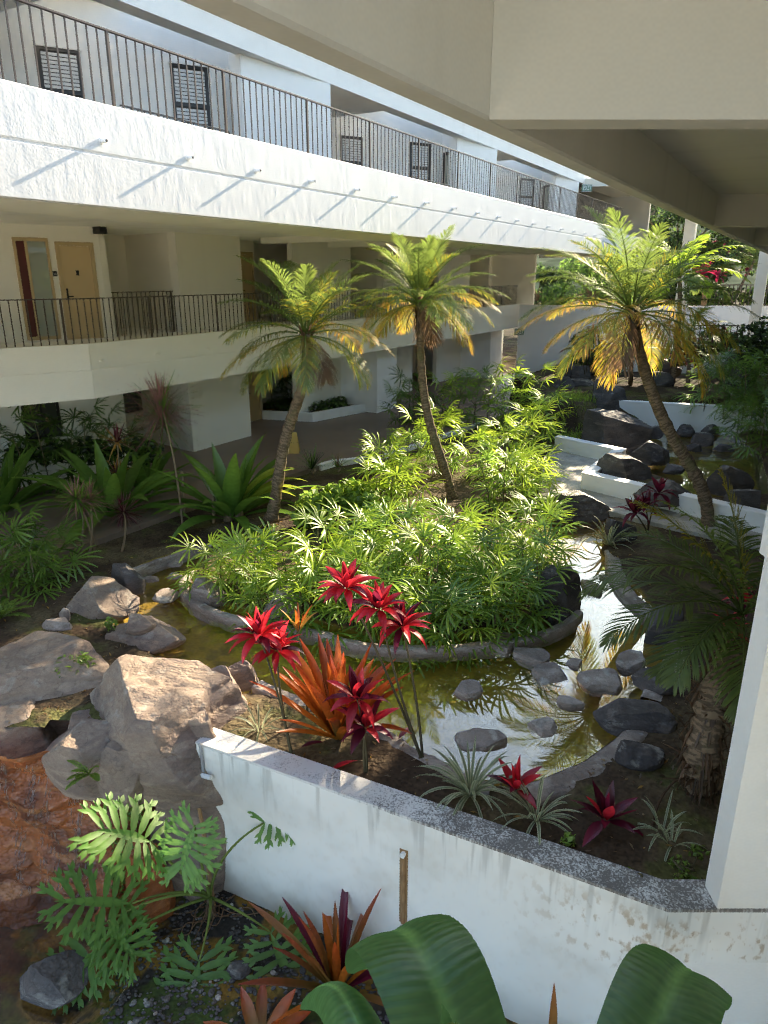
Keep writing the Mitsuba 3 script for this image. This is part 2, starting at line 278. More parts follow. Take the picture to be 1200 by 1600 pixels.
gq = gq[~(shapely.contains_xy(LOWER, gc[:, 0], gc[:, 1]) | ((gu > -60) & (gu < 60) & (gd > -40) & (gd < 14) & ((gd < -3.4) | (gu < -2.1))))]
structure('ground', trimesh.Trimesh(np.stack([GX.ravel(), GY.ravel(), GZ], -1), quads(gq), process=False), 'soil', smooth=True)
def gz(x, y): return float(height(np.array([float(x)]), np.array([float(y)]))[0])
lx, ly = np.meshgrid(np.arange(-14, 12.2, 0.1), np.arange(-9, 8.4, 0.1), indexing='ij')
def low_height(x, y):
    p = np.stack([x, y, 0 * x], -1)
    pool = np.clip(1.2 - np.hypot((x + 4.2) / 1.3, (y - 5.7) / 1.25), 0, 0.5)
    return -2.02 + 0.22 * (meshkit.fbm(p * 1.1, 4, 5) - 0.45) + 0.05 * (meshkit.fbm(p * 6, 2, 6) - 0.5) - pool * 0.9
ln = lx.shape[1]; li, lj = np.meshgrid(np.arange(lx.shape[0] - 1), np.arange(ln - 1), indexing='ij')
structure('lower_ground', trimesh.Trimesh(np.stack([lx.ravel(), ly.ravel(), low_height(lx.ravel(), ly.ravel())], -1), quads(np.stack([li * ln + lj, (li + 1) * ln + lj, (li + 1) * ln + lj + 1, li * ln + lj + 1], -1).reshape(-1, 4)), process=False), 'lower_soil', smooth=True)
def lz(x, y): return float(low_height(np.array([float(x)]), np.array([float(y)]))[0])

def water(name, poly, z, amp, label, step=0.09):
    x0, y0, x1, y1 = poly.bounds
    x, y = np.meshgrid(np.arange(x0, x1 + step, step), np.arange(y0, y1 + step, step), indexing='ij'); n = x.shape[1]
    i, j = np.meshgrid(np.arange(x.shape[0] - 1), np.arange(n - 1), indexing='ij')
    q = np.stack([i * n + j, (i + 1) * n + j, (i + 1) * n + j + 1, i * n + j + 1], -1).reshape(-1, 4)
    q = q[shapely.contains_xy(poly.buffer(0.12), x.ravel()[q].mean(1), y.ravel()[q].mean(1))]
    v = np.stack([x.ravel(), y.ravel(), 0 * x.ravel()], -1)
    v[:, 2] = z + amp * (meshkit.fbm(v * 2.2, 3, 4) - 0.5)
    structure(name, trimesh.Trimesh(v, quads(q), process=False), 'water_surface', smooth=True, label=label)
water('pond_water', POND, -0.16, 0.0009, 'still pond water over a golden brown bed, mirroring the sky')
water('upper_pond_water', HIGH_POND, 0.06, 0.004, 'dark water of the upper pond among lava rocks')
water('lower_pool_water', Point(-4.2, 5.7).buffer(1.5), -2.12, 0.012, 'dark pool at the foot of the rust red rock face')

structure('walkway_floor', slab([(-6, 11.9), (12, 11.6), (16.2, 11.1), (17.4, 10.2), (24, 9.6), (37, 9.3), (37, 24), (-6, 24)], -0.25, 0.0), 'floor_brown')
kl = LineString([(15.6, 11.17), (16.2, 11.1), (17.4, 10.2), (24, 9.6)])
single('floor_kerb', 'low pale kerb edging the brown walkway floor', 'kerb', slab(list(kl.buffer(0.09, cap_style=2, join_style=2).exterior.coords)[:-1], -0.2, 0.045), 'paint_grey')
structure('garden_path', slab([p[:2] for p in [(5.554, 22.2, 0), (6.924, 20.325, 0), (5.107, 17.108, 0), (7.797, 13.653, 0), (7.358, 12.791, 0), (5.545, 14.54, 0), (4.477, 15.779, 0), (3.686, 16.287, 0), (4.654, 20.092, 0)]], -0.2, 0.012, axes=False), 'path_concrete')

structure('bounce_plaza', slab([(-60, -40), (60, -40), (60, -3.3), (-2.0, -3.3), (-2.0, 14), (-60, 14)], -2.4, -1.88), 'bounce_paving')  # unseen sunlit paving, added behind the camera to bounce light forward
structure('terrain_edge', slab(list(LineString([(-5.3, 7.2), (-8.6, 7.65)] + [tuple((AX * -1.95 + NX * dd)[:2]) for dd in (11.2, 14.0)]).buffer(.14, cap_style=2, join_style=2).exterior.coords)[:-1], -2.5, 0.03, axes=False), 'rock_tan')
def kerb_strip(pts, w, h, z, seed, key, label):
    """A rounded, worn kerb along a curve: half-round section with a broken outline."""
    c = spline(pts, 30 * len(pts) // 2); c[:, 2] = z
    t = np.gradient(c, axis=0); t /= np.linalg.norm(t, axis=1, keepdims=True); s = np.stack([-t[:, 1], t[:, 0], 0 * t[:, 0]], -1)
    ang = np.linspace(0, PI, 9); prof = np.stack([np.cos(ang), np.sin(ang) ** 0.4], -1)
    wv = w * (0.75 + 0.5 * meshkit.fbm(c * 1.7, 3, seed)); off = 0.35 * w * (meshkit.fbm(c * 1.1 + 9, 2, seed) - 0.5)
    v = c[:, None] + (prof[None, :, 0] * wv[:, None] + off[:, None])[..., None] * s[:, None] + (prof[None, :, 1] * h - 0.16 * (np.abs(prof[None, :, 0]) > 0.98))[..., None] * [0, 0, 1.0]
    v = v.reshape(-1, 3); v += 0.06 * (meshkit.fbm(v * 5, 4, seed + 3)[:, None] - 0.5) * [1, 1, 0.9] + 0.05 * (meshkit.fbm(v * 1.6, 2, seed + 4)[:, None] - 0.5) * [1, 1, 0.4]
    n = len(c); i, j = np.meshgrid(np.arange(n - 1), np.arange(8), indexing='ij')
    q = np.stack([i * 9 + j, i * 9 + j + 1, (i + 1) * 9 + j + 1, (i + 1) * 9 + j], -1).reshape(-1, 4)
    single(key, label, 'kerb', trimesh.Trimesh(v, quads(q), process=False), 'rock_pale', smooth=True)
kerb_strip([(-3.316, 12.081, 0), (-3.538, 11.55, 0), (-3.311, 10.903, 0), (-2.588, 10.201, 0), (-1.98, 9.911, 0), (-1.162, 9.656, 0), (-0.374, 9.255, 0), (0.738, 9.121, 0), (1.781, 9.294, 0), (2.634, 9.74, 0), (3.114, 10.27, 0)], 0.075, 0.055, -0.13, 1, 'pond_kerb', 'worn grey kerb curving along the front of the palm island')
kerb_strip([(-3.444, 13.245, 0), (-3.861, 12.893, 0), (-4.229, 12.459, 0), (-4.594, 11.929, 0), (-4.678, 11.355, 0)], 0.08, 0.06, -0.12, 2, 'pond_kerb', 'grey kerb along the back of the stream, left of the island')
kerb_strip([(-1.672, 8.112, 0), (-0.789, 7.556, 0), (-0.305, 7.262, 0), (0.147, 6.914, 0), (0.627, 6.483, 0), (1.134, 6.133, 0)], 0.10, 0.07, -0.12, 3, 'pond_kerb', 'kerb between the pond and the bed of red plants')
kerb_strip([(1.515, 6.035, 0), (1.884, 6.202, 0), (2.287, 6.44, 0), (2.714, 6.796, 0), (3.019, 7.16, 0)], 0.17, 0.10, -0.14, 4, 'pond_kerb', 'broad dark kerb at the right front corner of the pond')
kerb_strip([(4.459, 12.893, 0), (4.165, 11.494, 0), (4.189, 10.579, 0), (4.346, 9.677, 0), (4.193, 8.991, 0), (3.751, 8.301, 0), (3.388, 7.767, 0)], 0.15, 0.09, -0.14, 5, 'pond_kerb', 'dark kerb along the right bank of the pond, under the drooping fronds')

# the planter wall in front, the low garden walls
PW = [(-2.13, 6.80), (2.37, 4.57), (4.6, 4.57)]
pw = thing('planter_wall', 'tall white planter wall with rust smudges and a weathered grey top', 'wall')
outer = LineString(PW)
body = outer.buffer(0.30, single_sided=True, join_style=2)
part(pw, 'wall_face', slab([(-2.13, 6.80), (2.37, 4.57), (2.37 + 0.04, 4.87), (-1.995, 7.07)], -2.4, -0.032, axes=False), 'planter_paint')
part(pw, 'wall_face', wbox(2.3735, 4.6, 4.572, 4.87, -0.60, -0.032), 'planter_paint')
part(pw, 'plinth', wbox(2.40, 4.6, 4.61, 4.86, -2.4, -0.603), 'paint_grey', label='recessed grey base of the wall, below a ledge')
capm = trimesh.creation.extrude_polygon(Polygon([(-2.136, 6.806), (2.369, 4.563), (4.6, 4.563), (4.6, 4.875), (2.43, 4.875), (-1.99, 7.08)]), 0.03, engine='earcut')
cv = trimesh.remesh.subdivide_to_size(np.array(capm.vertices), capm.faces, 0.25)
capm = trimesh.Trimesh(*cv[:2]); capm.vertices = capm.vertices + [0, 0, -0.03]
part(pw, 'coping', capm, 'cap_concrete', label='weathered grey top of the wall, shade at its right end put into the colour')
def low_wall(key, pts, z0, z1, th, label, mat='paint_white'):
    w = thing(key, label, 'wall')
    pl = LineString(pts).buffer(th / 2, cap_style=2, join_style=2)
    part(w, 'wall_face', slab(list(pl.exterior.coords)[:-1], z0, z1 - 0.05, axes=False), mat)
    part(w, 'coping', slab(list(pl.buffer(0.012, join_style=2).exterior.coords)[:-1], z1 - 0.048, z1, axes=False), mat)
low_wall('garden_wall', [p[:2] for p in [(5.271, 21.125, 0.42), (6.619, 19.441, 0.42), (5.046, 16.907, 0.42), (7.869, 13.678, 0.42)]], -0.1, 0.42, 0.28, 'low white wall bending round the pale path')
low_wall('garden_wall', [(7.9, 24.3), (11.2, 23.2), (14.5, 22.6)], 0.0, 0.98, 0.25, 'white retaining wall behind the dark pond rocks')
low_wall('garden_wall', [(10.8, 32.6), (16.5, 31.2), (21, 30.6)], 0.4, 2.0, 0.25, 'far white wall with a fence on it, behind the shrubs')
low_wall('garden_wall', [(17.0, 39.9), (32, 39.0)], 0.5, 3.5, 0.3, 'white terrace wall under the dark railing at the right edge')

# ------------------------------------------------------------------ the far building: three storeys on floors at 0, 3.5 and 7 m
B = thing('hotel_building', 'white three-storey building with stacked open walkways along the courtyard', 'building')
PERIOD = 11.3
UEND = 37.4
part(B, 'parapet', run([(8.45, 5.90), (8.45, 6.51), (8.485, 6.525), (8.485, 6.545), (8.45, 6.56), (8.45, 7.135), (8.47, 7.15), (8.70, 7.15), (8.70, 5.90)], -8, UEND), 'paint_white', label='long sunlit white parapet of the upper walkway')
part(B, 'parapet_return', ubox(UEND - 0.25, UEND - 0.002, 8.702, 12.5, 5.9, 7.15), 'paint_white')
part(B, 'edge_beam', ubox(-8, UEND - 0.26, 8.702, 10.5, 5.903, 6.15), 'paint_cream')
part(B, 'floor_finish', ubox(-8, 46.9, 8.72, 21.9, 6.99, 7.006), 'floor_brown')
part(B, 'upper_floor', ubox(-8, UEND - 0.26, 8.703, 22, 6.152, 7.0), 'paint_grey')
for u in (1.5, 18.6, 22.3, 29.9, 33.6): part(B, 'ceiling_beam', ubox(u, u + 0.3, 10.502, 15.3, 5.98, 6.15), 'paint_cream')
# upper walkway: piers, slanted walls of the bays, roof beam and roof
part(B, 'roof_beam', ubox(-8, 47, 11.4, 11.8, 9.602, 10.35), 'paint_grey')
part(B, 'roof_eave', ubox(-8, 47, 11.1, 11.9, 10.352, 10.45), 'paint_grey')
WX = 0.848, -0.53
def window(parent, p0, p1, t0, t1, z0, z1, kind, sill=True):
    """A window on the wall line p0-p1: frame, and shutter slats or a curtain behind a pane."""
    h = thing_part(parent, 'window')
    fr = [wall_strip(p0, p1, z0, z0 + .06, .06, t0, t1, .03), wall_strip(p0, p1, z1 - .06, z1, .06, t0, t1, .03),
          wall_strip(p0, p1, z0 + .061, z1 - .061, .06, t0, t0 + .07, .03), wall_strip(p0, p1, z0 + .061, z1 - .061, .06, t1 - .07, t1, .03)]
    zm = z0 + (z1 - z0) * 0.42
    if kind == 'shutter': fr.append(wall_strip(p0, p1, zm - .035, zm + .035, .05, t0 + .071, t1 - .071, .03))
    else: fr.append(wall_strip(p0, p1, z0 + .061, z1 - .061, .05, (t0 + t1) / 2 - .025, (t0 + t1) / 2 + .025, .03))
    part(h, 'frame', join(*fr), 'frame_black')
    part(h, 'recess', wall_strip(p0, p1, z0 + .061, z1 - .061, .004, t0 + .071, t1 - .071, .004), 'interior_dark' if kind != 'curtain' else 'curtain')
    if kind == 'shutter':
        sl = []
        for a, b in ((z0 + .07, zm - .045), (zm + .045, z1 - .07)):
            for k in range(int((b - a) / .075)):
                z = a + .0375 + k * .075; m = wall_strip(p0, p1, z - .03, z + .03, .008, t0 + .075, t1 - .075, .016)
                v = np.array(m.vertices); p = np.array(p0, float); e = (np.array(p1) - p0) / np.linalg.norm(np.array(p1) - p0); n = e[1] * AX + -e[0] * NX
                v += n * ((v[:, 2:] - z) * -0.22); m.vertices = v; sl.append(m)
        part(h, 'shutter', join(*sl), 'slat_white', kind='stuff')
    else: part(h, 'pane', wall_strip(p0, p1, z0 + .061, z1 - .061, .004, t0 + .071, t1 - .071, .02), 'pane_glass')
    if sill: part(h, 'sill', wall_strip(p0, p1, z1 + .002, z1 + .05, .07, t0 - .04, t1 + .04, .05), 'paint_grey')
    return h
def thing_part(parent, name): return numbered(f'{parent}__{name}')
for k in (-1, 0, 1, 2):
    o = k * PERIOD
    part(B, 'pier', join(slab([(13.8 + o, 11.66), (16.9 + o, 11.4), (16.9 + o, 11.75), (13.8 + o, 11.95)], 7.0, 9.6), ubox(14.62 + o, 16.88 + o, 11.96, 17, 7.0, 9.6)), 'paint_grey')
    c = (14.4 + o, 12.52); far = (c[0] - WX[0] * 8.6, c[1] - WX[1] * 8.6)
    part(B, 'bay_wall', wall_strip(far, c, 7.0, 10.46, 0.2), 'paint_grey', label='slanting wall of an open bay')
    part(B, 'bay_wall', wall_strip((c[0] + 0.002, 12.518), (c[0] + 0.002, 11.752), 7.0, 10.46, 0.2), 'paint_grey')
    part(B, 'roof', ubox(16.9 + o, 21.55 + o, 11.802, 20, 9.9, 10.25), 'paint_grey')
    if k >= 0:
        for s in (-4.05, -1.35) if k == 0 else (-7.4, -4.05, -1.35):
            window(B, far, c, 8.6 + s, 8.6 + s + 0.84, 8.12, 9.5, 'shutter')
        d = thing_part(B, 'door')
        q0, q1 = (c[0] + 0.002, 12.518), (c[0] + 0.002, 11.752)
        part(d, 'frame', join(wall_strip(q0, q1, 7.01, 9.25, .06, .06, .16, .04), wall_strip(q0, q1, 9.16, 9.26, .06, .161, .76, .04)), 'frame_black')
        part(d, 'panel', wall_strip(q0, q1, 7.01, 9.155, .02, .162, .74, .02), 'curtain')
part(B, 'added_bay_roof', ubox(-8, 47, 13.6, 22, 10.47, 10.7), 'paint_grey')  # unseen roof added over the bays to dim their sky-lit walls
part(B, 'roof', ubox(39.3, 47, 11.802, 22, 9.95, 10.3), 'paint_grey')
part(B, 'roof_rib', join(*[ubox(u, u + .35, 11.803, 20, 9.7, 9.948) for u in (41.0, 44.2)]), 'paint_cream')
part(B, 'far_floor', ubox(UEND + .01, 47, 8.6, 22, 6.3, 6.98), 'paint_grey')
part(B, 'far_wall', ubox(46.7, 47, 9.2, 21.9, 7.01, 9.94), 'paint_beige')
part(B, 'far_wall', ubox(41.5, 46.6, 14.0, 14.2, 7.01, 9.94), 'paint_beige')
part(B, 'far_roof', slab([(40.5, 2.0), (46.5, 2.0), (46.5, 11.39), (40.5, 11.39)], 9.45, 9.85), 'paint_cream')
part(B, 'far_column', ubox(45.6, 46.2, 6.4, 7.0, 0, 9.447), 'paint_cream')
part(B, 'far_column', ubox(41, 41.5, 2.2, 2.7, 0, 9.447), 'paint_cream')
# drain spouts of the upper parapet
spout = trimesh.util.concatenate([tube_mesh([(0, 0, 0), (0, -.105, -.003)], .024, 10), tube_mesh([(0, .0, 0), (0, -.02, 0)], .04, 10)])
bore = trimesh.creation.cylinder(.017, .004, sections=10); bore.apply_transform(trimesh.transformations.rotation_matrix(PI / 2, [1, 0, 0])); bore.apply_translation([0, -.106, -.003])
SP, BO = mikit.ply(spout, 'paint_white', smooth=40), mikit.ply(bore, 'plate_black')
ROT = T().rotate([0, 0, 1], -30.2 + 90)
def at_ud(u, d, z): p = V(u, d, z); return T().translate(p.tolist()) @ T().rotate([0, 0, 1], 90 - 30.2)
for i in range(20):
    k = numbered(B + '__drain_spout'); u = 7.12 + 1.56 * i
    scene[k] = {**SP, 'to_world': at_ud(u, 8.452, 6.69 - .004 * i)}
    if i < 8: scene[numbered(k + '__bore')] = {**BO, 'to_world': at_ud(u, 8.452, 6.69 - .004 * i)}
# middle storey: fascia, floor
FU = 36.35
def fascia(p0, p1):
    part(B, 'fascia', join(wall_strip(p0, p1, 2.5, 3.104, .25), wall_strip(p0, p1, 3.118, 3.65, .25)), 'paint_cream')
    part(B, 'fascia_joint', wall_strip(p0, p1, 3.1045, 3.1175, .22, off=-.022), 'paint_cream')
fascia((10.1, 13.1), (FU, 13.1)); fascia((3.0, 16.02), (10.097, 13.102))
part(B, 'middle_floor', slab([(3.3, 16.25), (10.2, 13.355), (FU + 2, 13.355), (FU + 2, 22), (3.3, 22)], 2.75, 3.5), 'paint_grey')
for u, z in ((10.36, 3.27), (11.95, 3.28), (13.59, 3.26), (15.2, 3.27), (16.8, 3.27)) + tuple((18.4 + 1.6 * k, 3.27) for k in range(10)):
    scene[numbered(B + '__lower_spout')] = {**mikit.ply(tube_mesh([(0, 0, 0), (0, -.07, 0)], .022, 10), 'paint_cream', smooth=40), 'to_world': at_ud(u, 13.102, z)}
part(B, 'wall', ubox(38.15, 38.35, 13.0, 21.99, 3.502, 6.148), 'paint_cream')
part(B, 'end_wall', slab([(36.35, 13.09), (36.35, 9.0), (39.0, 4.9), (39.25, 5.1), (36.62, 9.1), (36.62, 13.09)], -0.1, 3.62), 'paint_white')
# walls of the middle and ground storey, bay by bay
for st, (z0, z1) in enumerate(((0.0, 2.748), (3.502, 6.15))):
    for k in (-1, 0, 1, 2):
        o = k * PERIOD; S = lambda *p: [(a + o, b) for a, b in p]
        if k <= 0:
            a, b = S((7.5, 17.27), (12.67, 15.54))
        else: a, b = S((9.2, 15.54), (12.67, 15.54))
        part(B, 'wall', wall_strip(a, b, z0, z1, .2), 'paint_cream')
        part(B, 'wall', wall_strip((b[0], b[1] + .002), (b[0], 18.0), z0, z1, -.2), 'paint_cream')
        part(B, 'wall', wall_strip((b[0] + .202, 18.0), (17.74 + o, 18.0), z0, z1, .2), 'paint_cream')
        part(B, 'pier', slab(S((15.1, 15.4), (17.74, 15.4), (17.74, 17.0), (17.54, 17.0), (17.54, 17.998), (15.6, 17.998), (15.1, 15.7)), z0, z1), 'paint_cream')
        part(B, 'wall', wall_strip((17.742 + o, 17.0), (20.3 + o, 17.0), z0, z1, .2), 'paint_cream')
        part(B, 'wall', wall_strip((20.3 + o, 17.202), (20.3 + o, 18.3), z0, z1, -.2), 'paint_cream')
        part(B, 'wall', wall_strip((20.502 + o, 18.3), (23.9 + o, 18.3), z0, z1, .2), 'paint_cream')
        def door(p0, p1, t0, t1, mat, fm, h=2.2, handle=True, number=True):
            d = thing_part(B, 'door')
            part(d, 'frame', join(wall_strip(p0, p1, z0 + .01, z0 + h, .08, t0, t0 + .09, .04), wall_strip(p0, p1, z0 + .01, z0 + h, .08, t1 - .09, t1, .04), wall_strip(p0, p1, z0 + h + .001, z0 + h + .09, .08, t0, t1, .04)), fm)
            part(d, 'leaf', wall_strip(p0, p1, z0 + .012, z0 + h - .002, .012, t0 + .091, t1 - .091, .012), mat)
            if handle:
                part(d, 'handle', join(wall_strip(p0, p1, z0 + .95, z0 + 1.22, .012, t0 + .13, t0 + .17, .025), wall_strip(p0, p1, z0 + 1.02, z0 + 1.045, .02, t0 + .14, t0 + .27, .07)), 'frame_black')
            if number: part(d, 'knocker', wall_strip(p0, p1, z0 + 1.52, z0 + 1.64, .01, (t0 + t1) / 2 - .035, (t0 + t1) / 2 + .03, .024), 'plate_black')
        if k == 0:
            w = lambda u: (u - a[0]) / (b[0] - a[0]) * math.hypot(b[0] - a[0], b[1] - a[1])
            if st == 1:
                door(a, b, w(11.66), w(12.52), 'door_tan', 'frame_tan')
                s = thing_part(B, 'sidelight')
                t0, t1, tm = w(10.78), w(11.52), w(11.04)
                part(s, 'frame', join(wall_strip(a, b, z0 + .12, z0 + 2.28, .08, t0, t0 + .06, .04), wall_strip(a, b, z0 + .12, z0 + 2.28, .08, t1 - .06, t1, .04), wall_strip(a, b, z0 + .12, z0 + 2.28, .08, tm - .03, tm + .03, .04), wall_strip(a, b, z0 + 2.281, z0 + 2.36, .08, t0, t1, .04), wall_strip(a, b, z0 + .04, z0 + .119, .08, t0, t1, .04)), 'frame_tan')
                part(s, 'panel', wall_strip(a, b, z0 + .121, z0 + 2.279, .012, t0 + .061, tm - .031, .012), 'panel_maroon', label='dark maroon panel beside the door')
                part(s, 'curtain', wall_strip(a, b, z0 + .121, z0 + 2.279, .006, tm + .031, t1 - .061, .008), 'curtain')
                part(s, 'pane', wall_strip(a, b, z0 + .121, z0 + 2.279, .004, tm + .031, t1 - .061, .024), 'pane_glass')
                n = thing_part(B, 'number_plate')
                part(n, 'plate', wall_strip(a, b, z0 + 1.5, z0 + 1.62, .012, w(11.54), w(11.63), .016), 'plate_black')
                tx = meshkit.text_mesh('124', .045, .002); vv = np.array(tx.vertices); e = (np.array(b) - a) / np.linalg.norm(np.array(b) - a)
                e3, n3 = e[0] * AX + e[1] * NX, e[1] * AX - e[0] * NX; org = V(*(np.array(a) + e * (w(11.585) - .045)), z0 + 1.54) + n3 * .017
                tx.vertices = org + vv[:, :1] * e3 + vv[:, 1:2] * [0, 0, 1.0] + vv[:, 2:] * n3; part(n, 'digits', tx, 'plate_text')
                part(B, 'ceiling_speaker', ubox(12.50, 12.72, 15.25, 15.50, z1 - .16, z1 - .002), 'plate_black')
            else: window(B, a, b, w(10.42), w(11.25), z0 + 1.15, z0 + 2.25, 'glass', False)
            q0, q1 = (b[0] + .202, 18.0), (17.5, 18.0)
            dd = thing_part(B, 'door')
            part(dd, 'frame', join(wall_strip(q0, q1, z0 + .01, z0 + 2.2, .08, 3.92, 4.02, .04), wall_strip(q0, q1, z0 + 2.201, z0 + 2.3, .08, 3.92, 4.6, .04)), 'frame_black')
            part(dd, 'leaf', wall_strip(q0, q1, z0 + .01, z0 + 2.2, .012, 4.021, 4.6, .012), 'curtain' if st else 'interior_dark')
            if st == 0: window(B, q0, q1, 1.8, 3.25, z0 + .95, z0 + 2.2, 'glass', False)
        if k in (0, 1):
            door((17.742 + o, 17.0), (20.3 + o, 17.0), 1.62, 2.45, 'door_tan', 'frame_tan', number=False)
            q0, q1 = (20.502 + o, 18.3), (23.9 + o, 18.3)
            if st or k == 1: window(B, q0, q1, .25, 1.1, z0 + .9, z0 + 2.25, 'glass', False)
            if st == 0 and k == 0:
                window(B, q0, q1, .5, 1.9, z0 + 1.1, z0 + 2.2, 'glass', False)
        if st == 0 and k in (0, 1):
            part(B, 'wall', ubox(23.35 + o, 24.9 + o, 13.9, 18.2, 0.0, 2.495 if k == 0 else 2.748), 'paint_grey')
            part(B, 'doorway', ubox(22.45 + o, 23.345 + o, 16.4, 16.5, 0.0, 2.748), 'interior_dark')
part(B, 'back_wall', ubox(-8, 48, 22.002, 22.2, 0, 10.3), 'paint_grey')
# the planting box in the ground-floor recess
pb = thing('planting_box', 'white-edged planting box in the shaded recess behind the left palm', 'planter')
bx = [(20.15, 16.9), (20.65, 15.0), (23.3, 14.4), (23.3, 14.55), (20.75, 15.14), (20.3, 16.9)]
part(pb, 'edge', slab(bx, 0.0, 0.32), 'paint_grey')
part(pb, 'soil', slab([(20.32, 16.9), (20.77, 15.16), (23.29, 14.57), (23.29, 18.2), (20.52, 18.2)], 0.0, 0.24), 'lower_soil')

# ------------------------------------------------------------------ railings
BARS = {}
def bar(hgt, w=.008):
    if (hgt, w) not in BARS: BARS[hgt, w] = mikit.ply(wbox(-w, w, -w, w, 0, hgt), 'rail_bronze')
    return BARS[hgt, w]
def railing(label, pts, z0, z1, step, group=None, post=14, joined=False):
    k = thing('balcony_railing', label, 'railing', group); P = [np.array(p, float) for p in pts]; top, bars = [], []
    for a, b in zip(P, P[1:]):
        L = np.linalg.norm(b - a); t = (b - a) / L; n = np.array([t[1], -t[0]]) * .024
        top.append(slab([a - n, b - n, b + n, a + n], z1 - .022, z1)); m = max(1, int(round(L / step)))
        if joined: top.append(slab([a - n * .5, b - n * .5, b + n * .5, a + n * .5], z0, z0 + .015))
        for i in range(m):
            q = a + (b - a) * (i + .5) / m; bars.append((q, len(bars) % post == 0))
    part(k, 'handrail', join(*top), 'rail_bronze')
    if joined:
        part(k, 'balusters', join(*[trimesh.Trimesh(np.array(wbox(-.008, .008, -.008, .008, z0, z1 - .022).vertices) + V(*q, 0), BOXF, process=False) for q, _ in bars]), 'rail_bronze', kind='stuff')
        return k
    for q, big in bars:
        scene[numbered(k + ('__post' if big else '__baluster'))] = {**bar(round(z1 - .022 - z0, 3), .018 if big else .0085), 'to_world': T().translate(V(*q, z0).tolist()) @ T().rotate([0, 0, 1], -30.2)}
    return k
railing('long dark railing on top of the sunlit upper parapet', [(3.0, 8.575), (UEND - .1, 8.575)], 7.10, 8.07, .158)
railing('dark railing along the shaded middle walkway', [(7.6, 14.24), (10.15, 13.22), (FU - .1, 13.22)], 3.55, 4.57, .158)
for k in range(3):
    o = k * PERIOD
    railing(('second dark railing behind the upper rail, round the window bay at top left', 'second dark railing behind the upper rail, in the middle window bay', 'second dark railing behind the upper rail, in the farthest window bay')[k],
            [(c, d) for c, d in ((21.6 + o - PERIOD, 11.6), (14.1 + o - .9, 11.6), (14.1 + o, 12.3))], 7.0, 8.0, .16, joined=True)
railing('short dark railing guarding the recess beside the tan door', [(12.75, 15.62), (15.05, 15.62)], 3.5, 4.62, .158)
railing('short dark railing in the recess behind the left palm', [(20.4, 16.2), (23.6, 16.2)], 3.5, 4.6, .158, joined=True)
railing('dark railing in the deep recess at the far end of the middle walkway', [(31.6, 16.2), (36.3, 16.2)], 3.5, 4.6, .158, joined=True)

# ------------------------------------------------------------------ the near building overhead: edge beam, cross beams, coffers, pillar
NB = thing('concrete_building', 'cream concrete walkway building overhead at upper right, with deep coffers and a corner pillar', 'building')
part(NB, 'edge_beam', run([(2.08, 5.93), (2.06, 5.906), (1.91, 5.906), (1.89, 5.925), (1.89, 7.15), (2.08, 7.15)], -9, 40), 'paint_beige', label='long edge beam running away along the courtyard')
def xbeam(y, th, z0, z1):
    xr = lambda yy: (NX[1] * yy + 3.0) / -NX[0]
    xs = lambda yy: (NX[1] * yy - 1.888) / -NX[0]          # where the beam's inner face stands at this y
    return trimesh.Trimesh(*(lambda m: (m.vertices, m.faces))(slab([(xs(y), y), (xr(y), y), (xr(y + th), y + th), (xs(y + th), y + th)], z0, z1, axes=False)), process=False)
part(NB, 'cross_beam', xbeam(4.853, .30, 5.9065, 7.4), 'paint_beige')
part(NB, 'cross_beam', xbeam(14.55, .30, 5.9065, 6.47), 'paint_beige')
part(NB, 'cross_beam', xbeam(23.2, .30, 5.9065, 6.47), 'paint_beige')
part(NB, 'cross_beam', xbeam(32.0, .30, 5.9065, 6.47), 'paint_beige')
xin = lambda y: (NX[1] * y - 1.888) / -NX[0]
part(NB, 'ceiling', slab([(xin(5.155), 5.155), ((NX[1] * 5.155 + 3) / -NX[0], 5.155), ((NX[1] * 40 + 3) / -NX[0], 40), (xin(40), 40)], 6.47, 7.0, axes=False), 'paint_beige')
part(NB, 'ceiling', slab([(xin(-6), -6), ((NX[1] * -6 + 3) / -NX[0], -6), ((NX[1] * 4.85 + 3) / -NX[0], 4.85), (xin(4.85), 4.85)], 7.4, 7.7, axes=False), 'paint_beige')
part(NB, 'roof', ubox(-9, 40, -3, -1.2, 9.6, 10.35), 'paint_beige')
part(NB, 'back_wall', ubox(3.0, 40, -3.2, -3.02, -2.5, 9.598), 'paint_beige')  # unseen wall added to keep side light off the edge beam
part(NB, 'walkway_slab', ubox(-9, 40, -3.0, -.30, 3.08, 3.5), 'floor_grey')
pil = trimesh.creation.box((1.3, .235, 3.078)); pil.apply_translation((2.775 + .65, 4.572 + .1175, 1.5415))
part(NB, 'pillar', pil, 'paint_grey')
part(NB, 'pillar_head', wbox(2.745, 4.2, 4.545, 4.835, 3.082, 5.9), 'paint_grey')
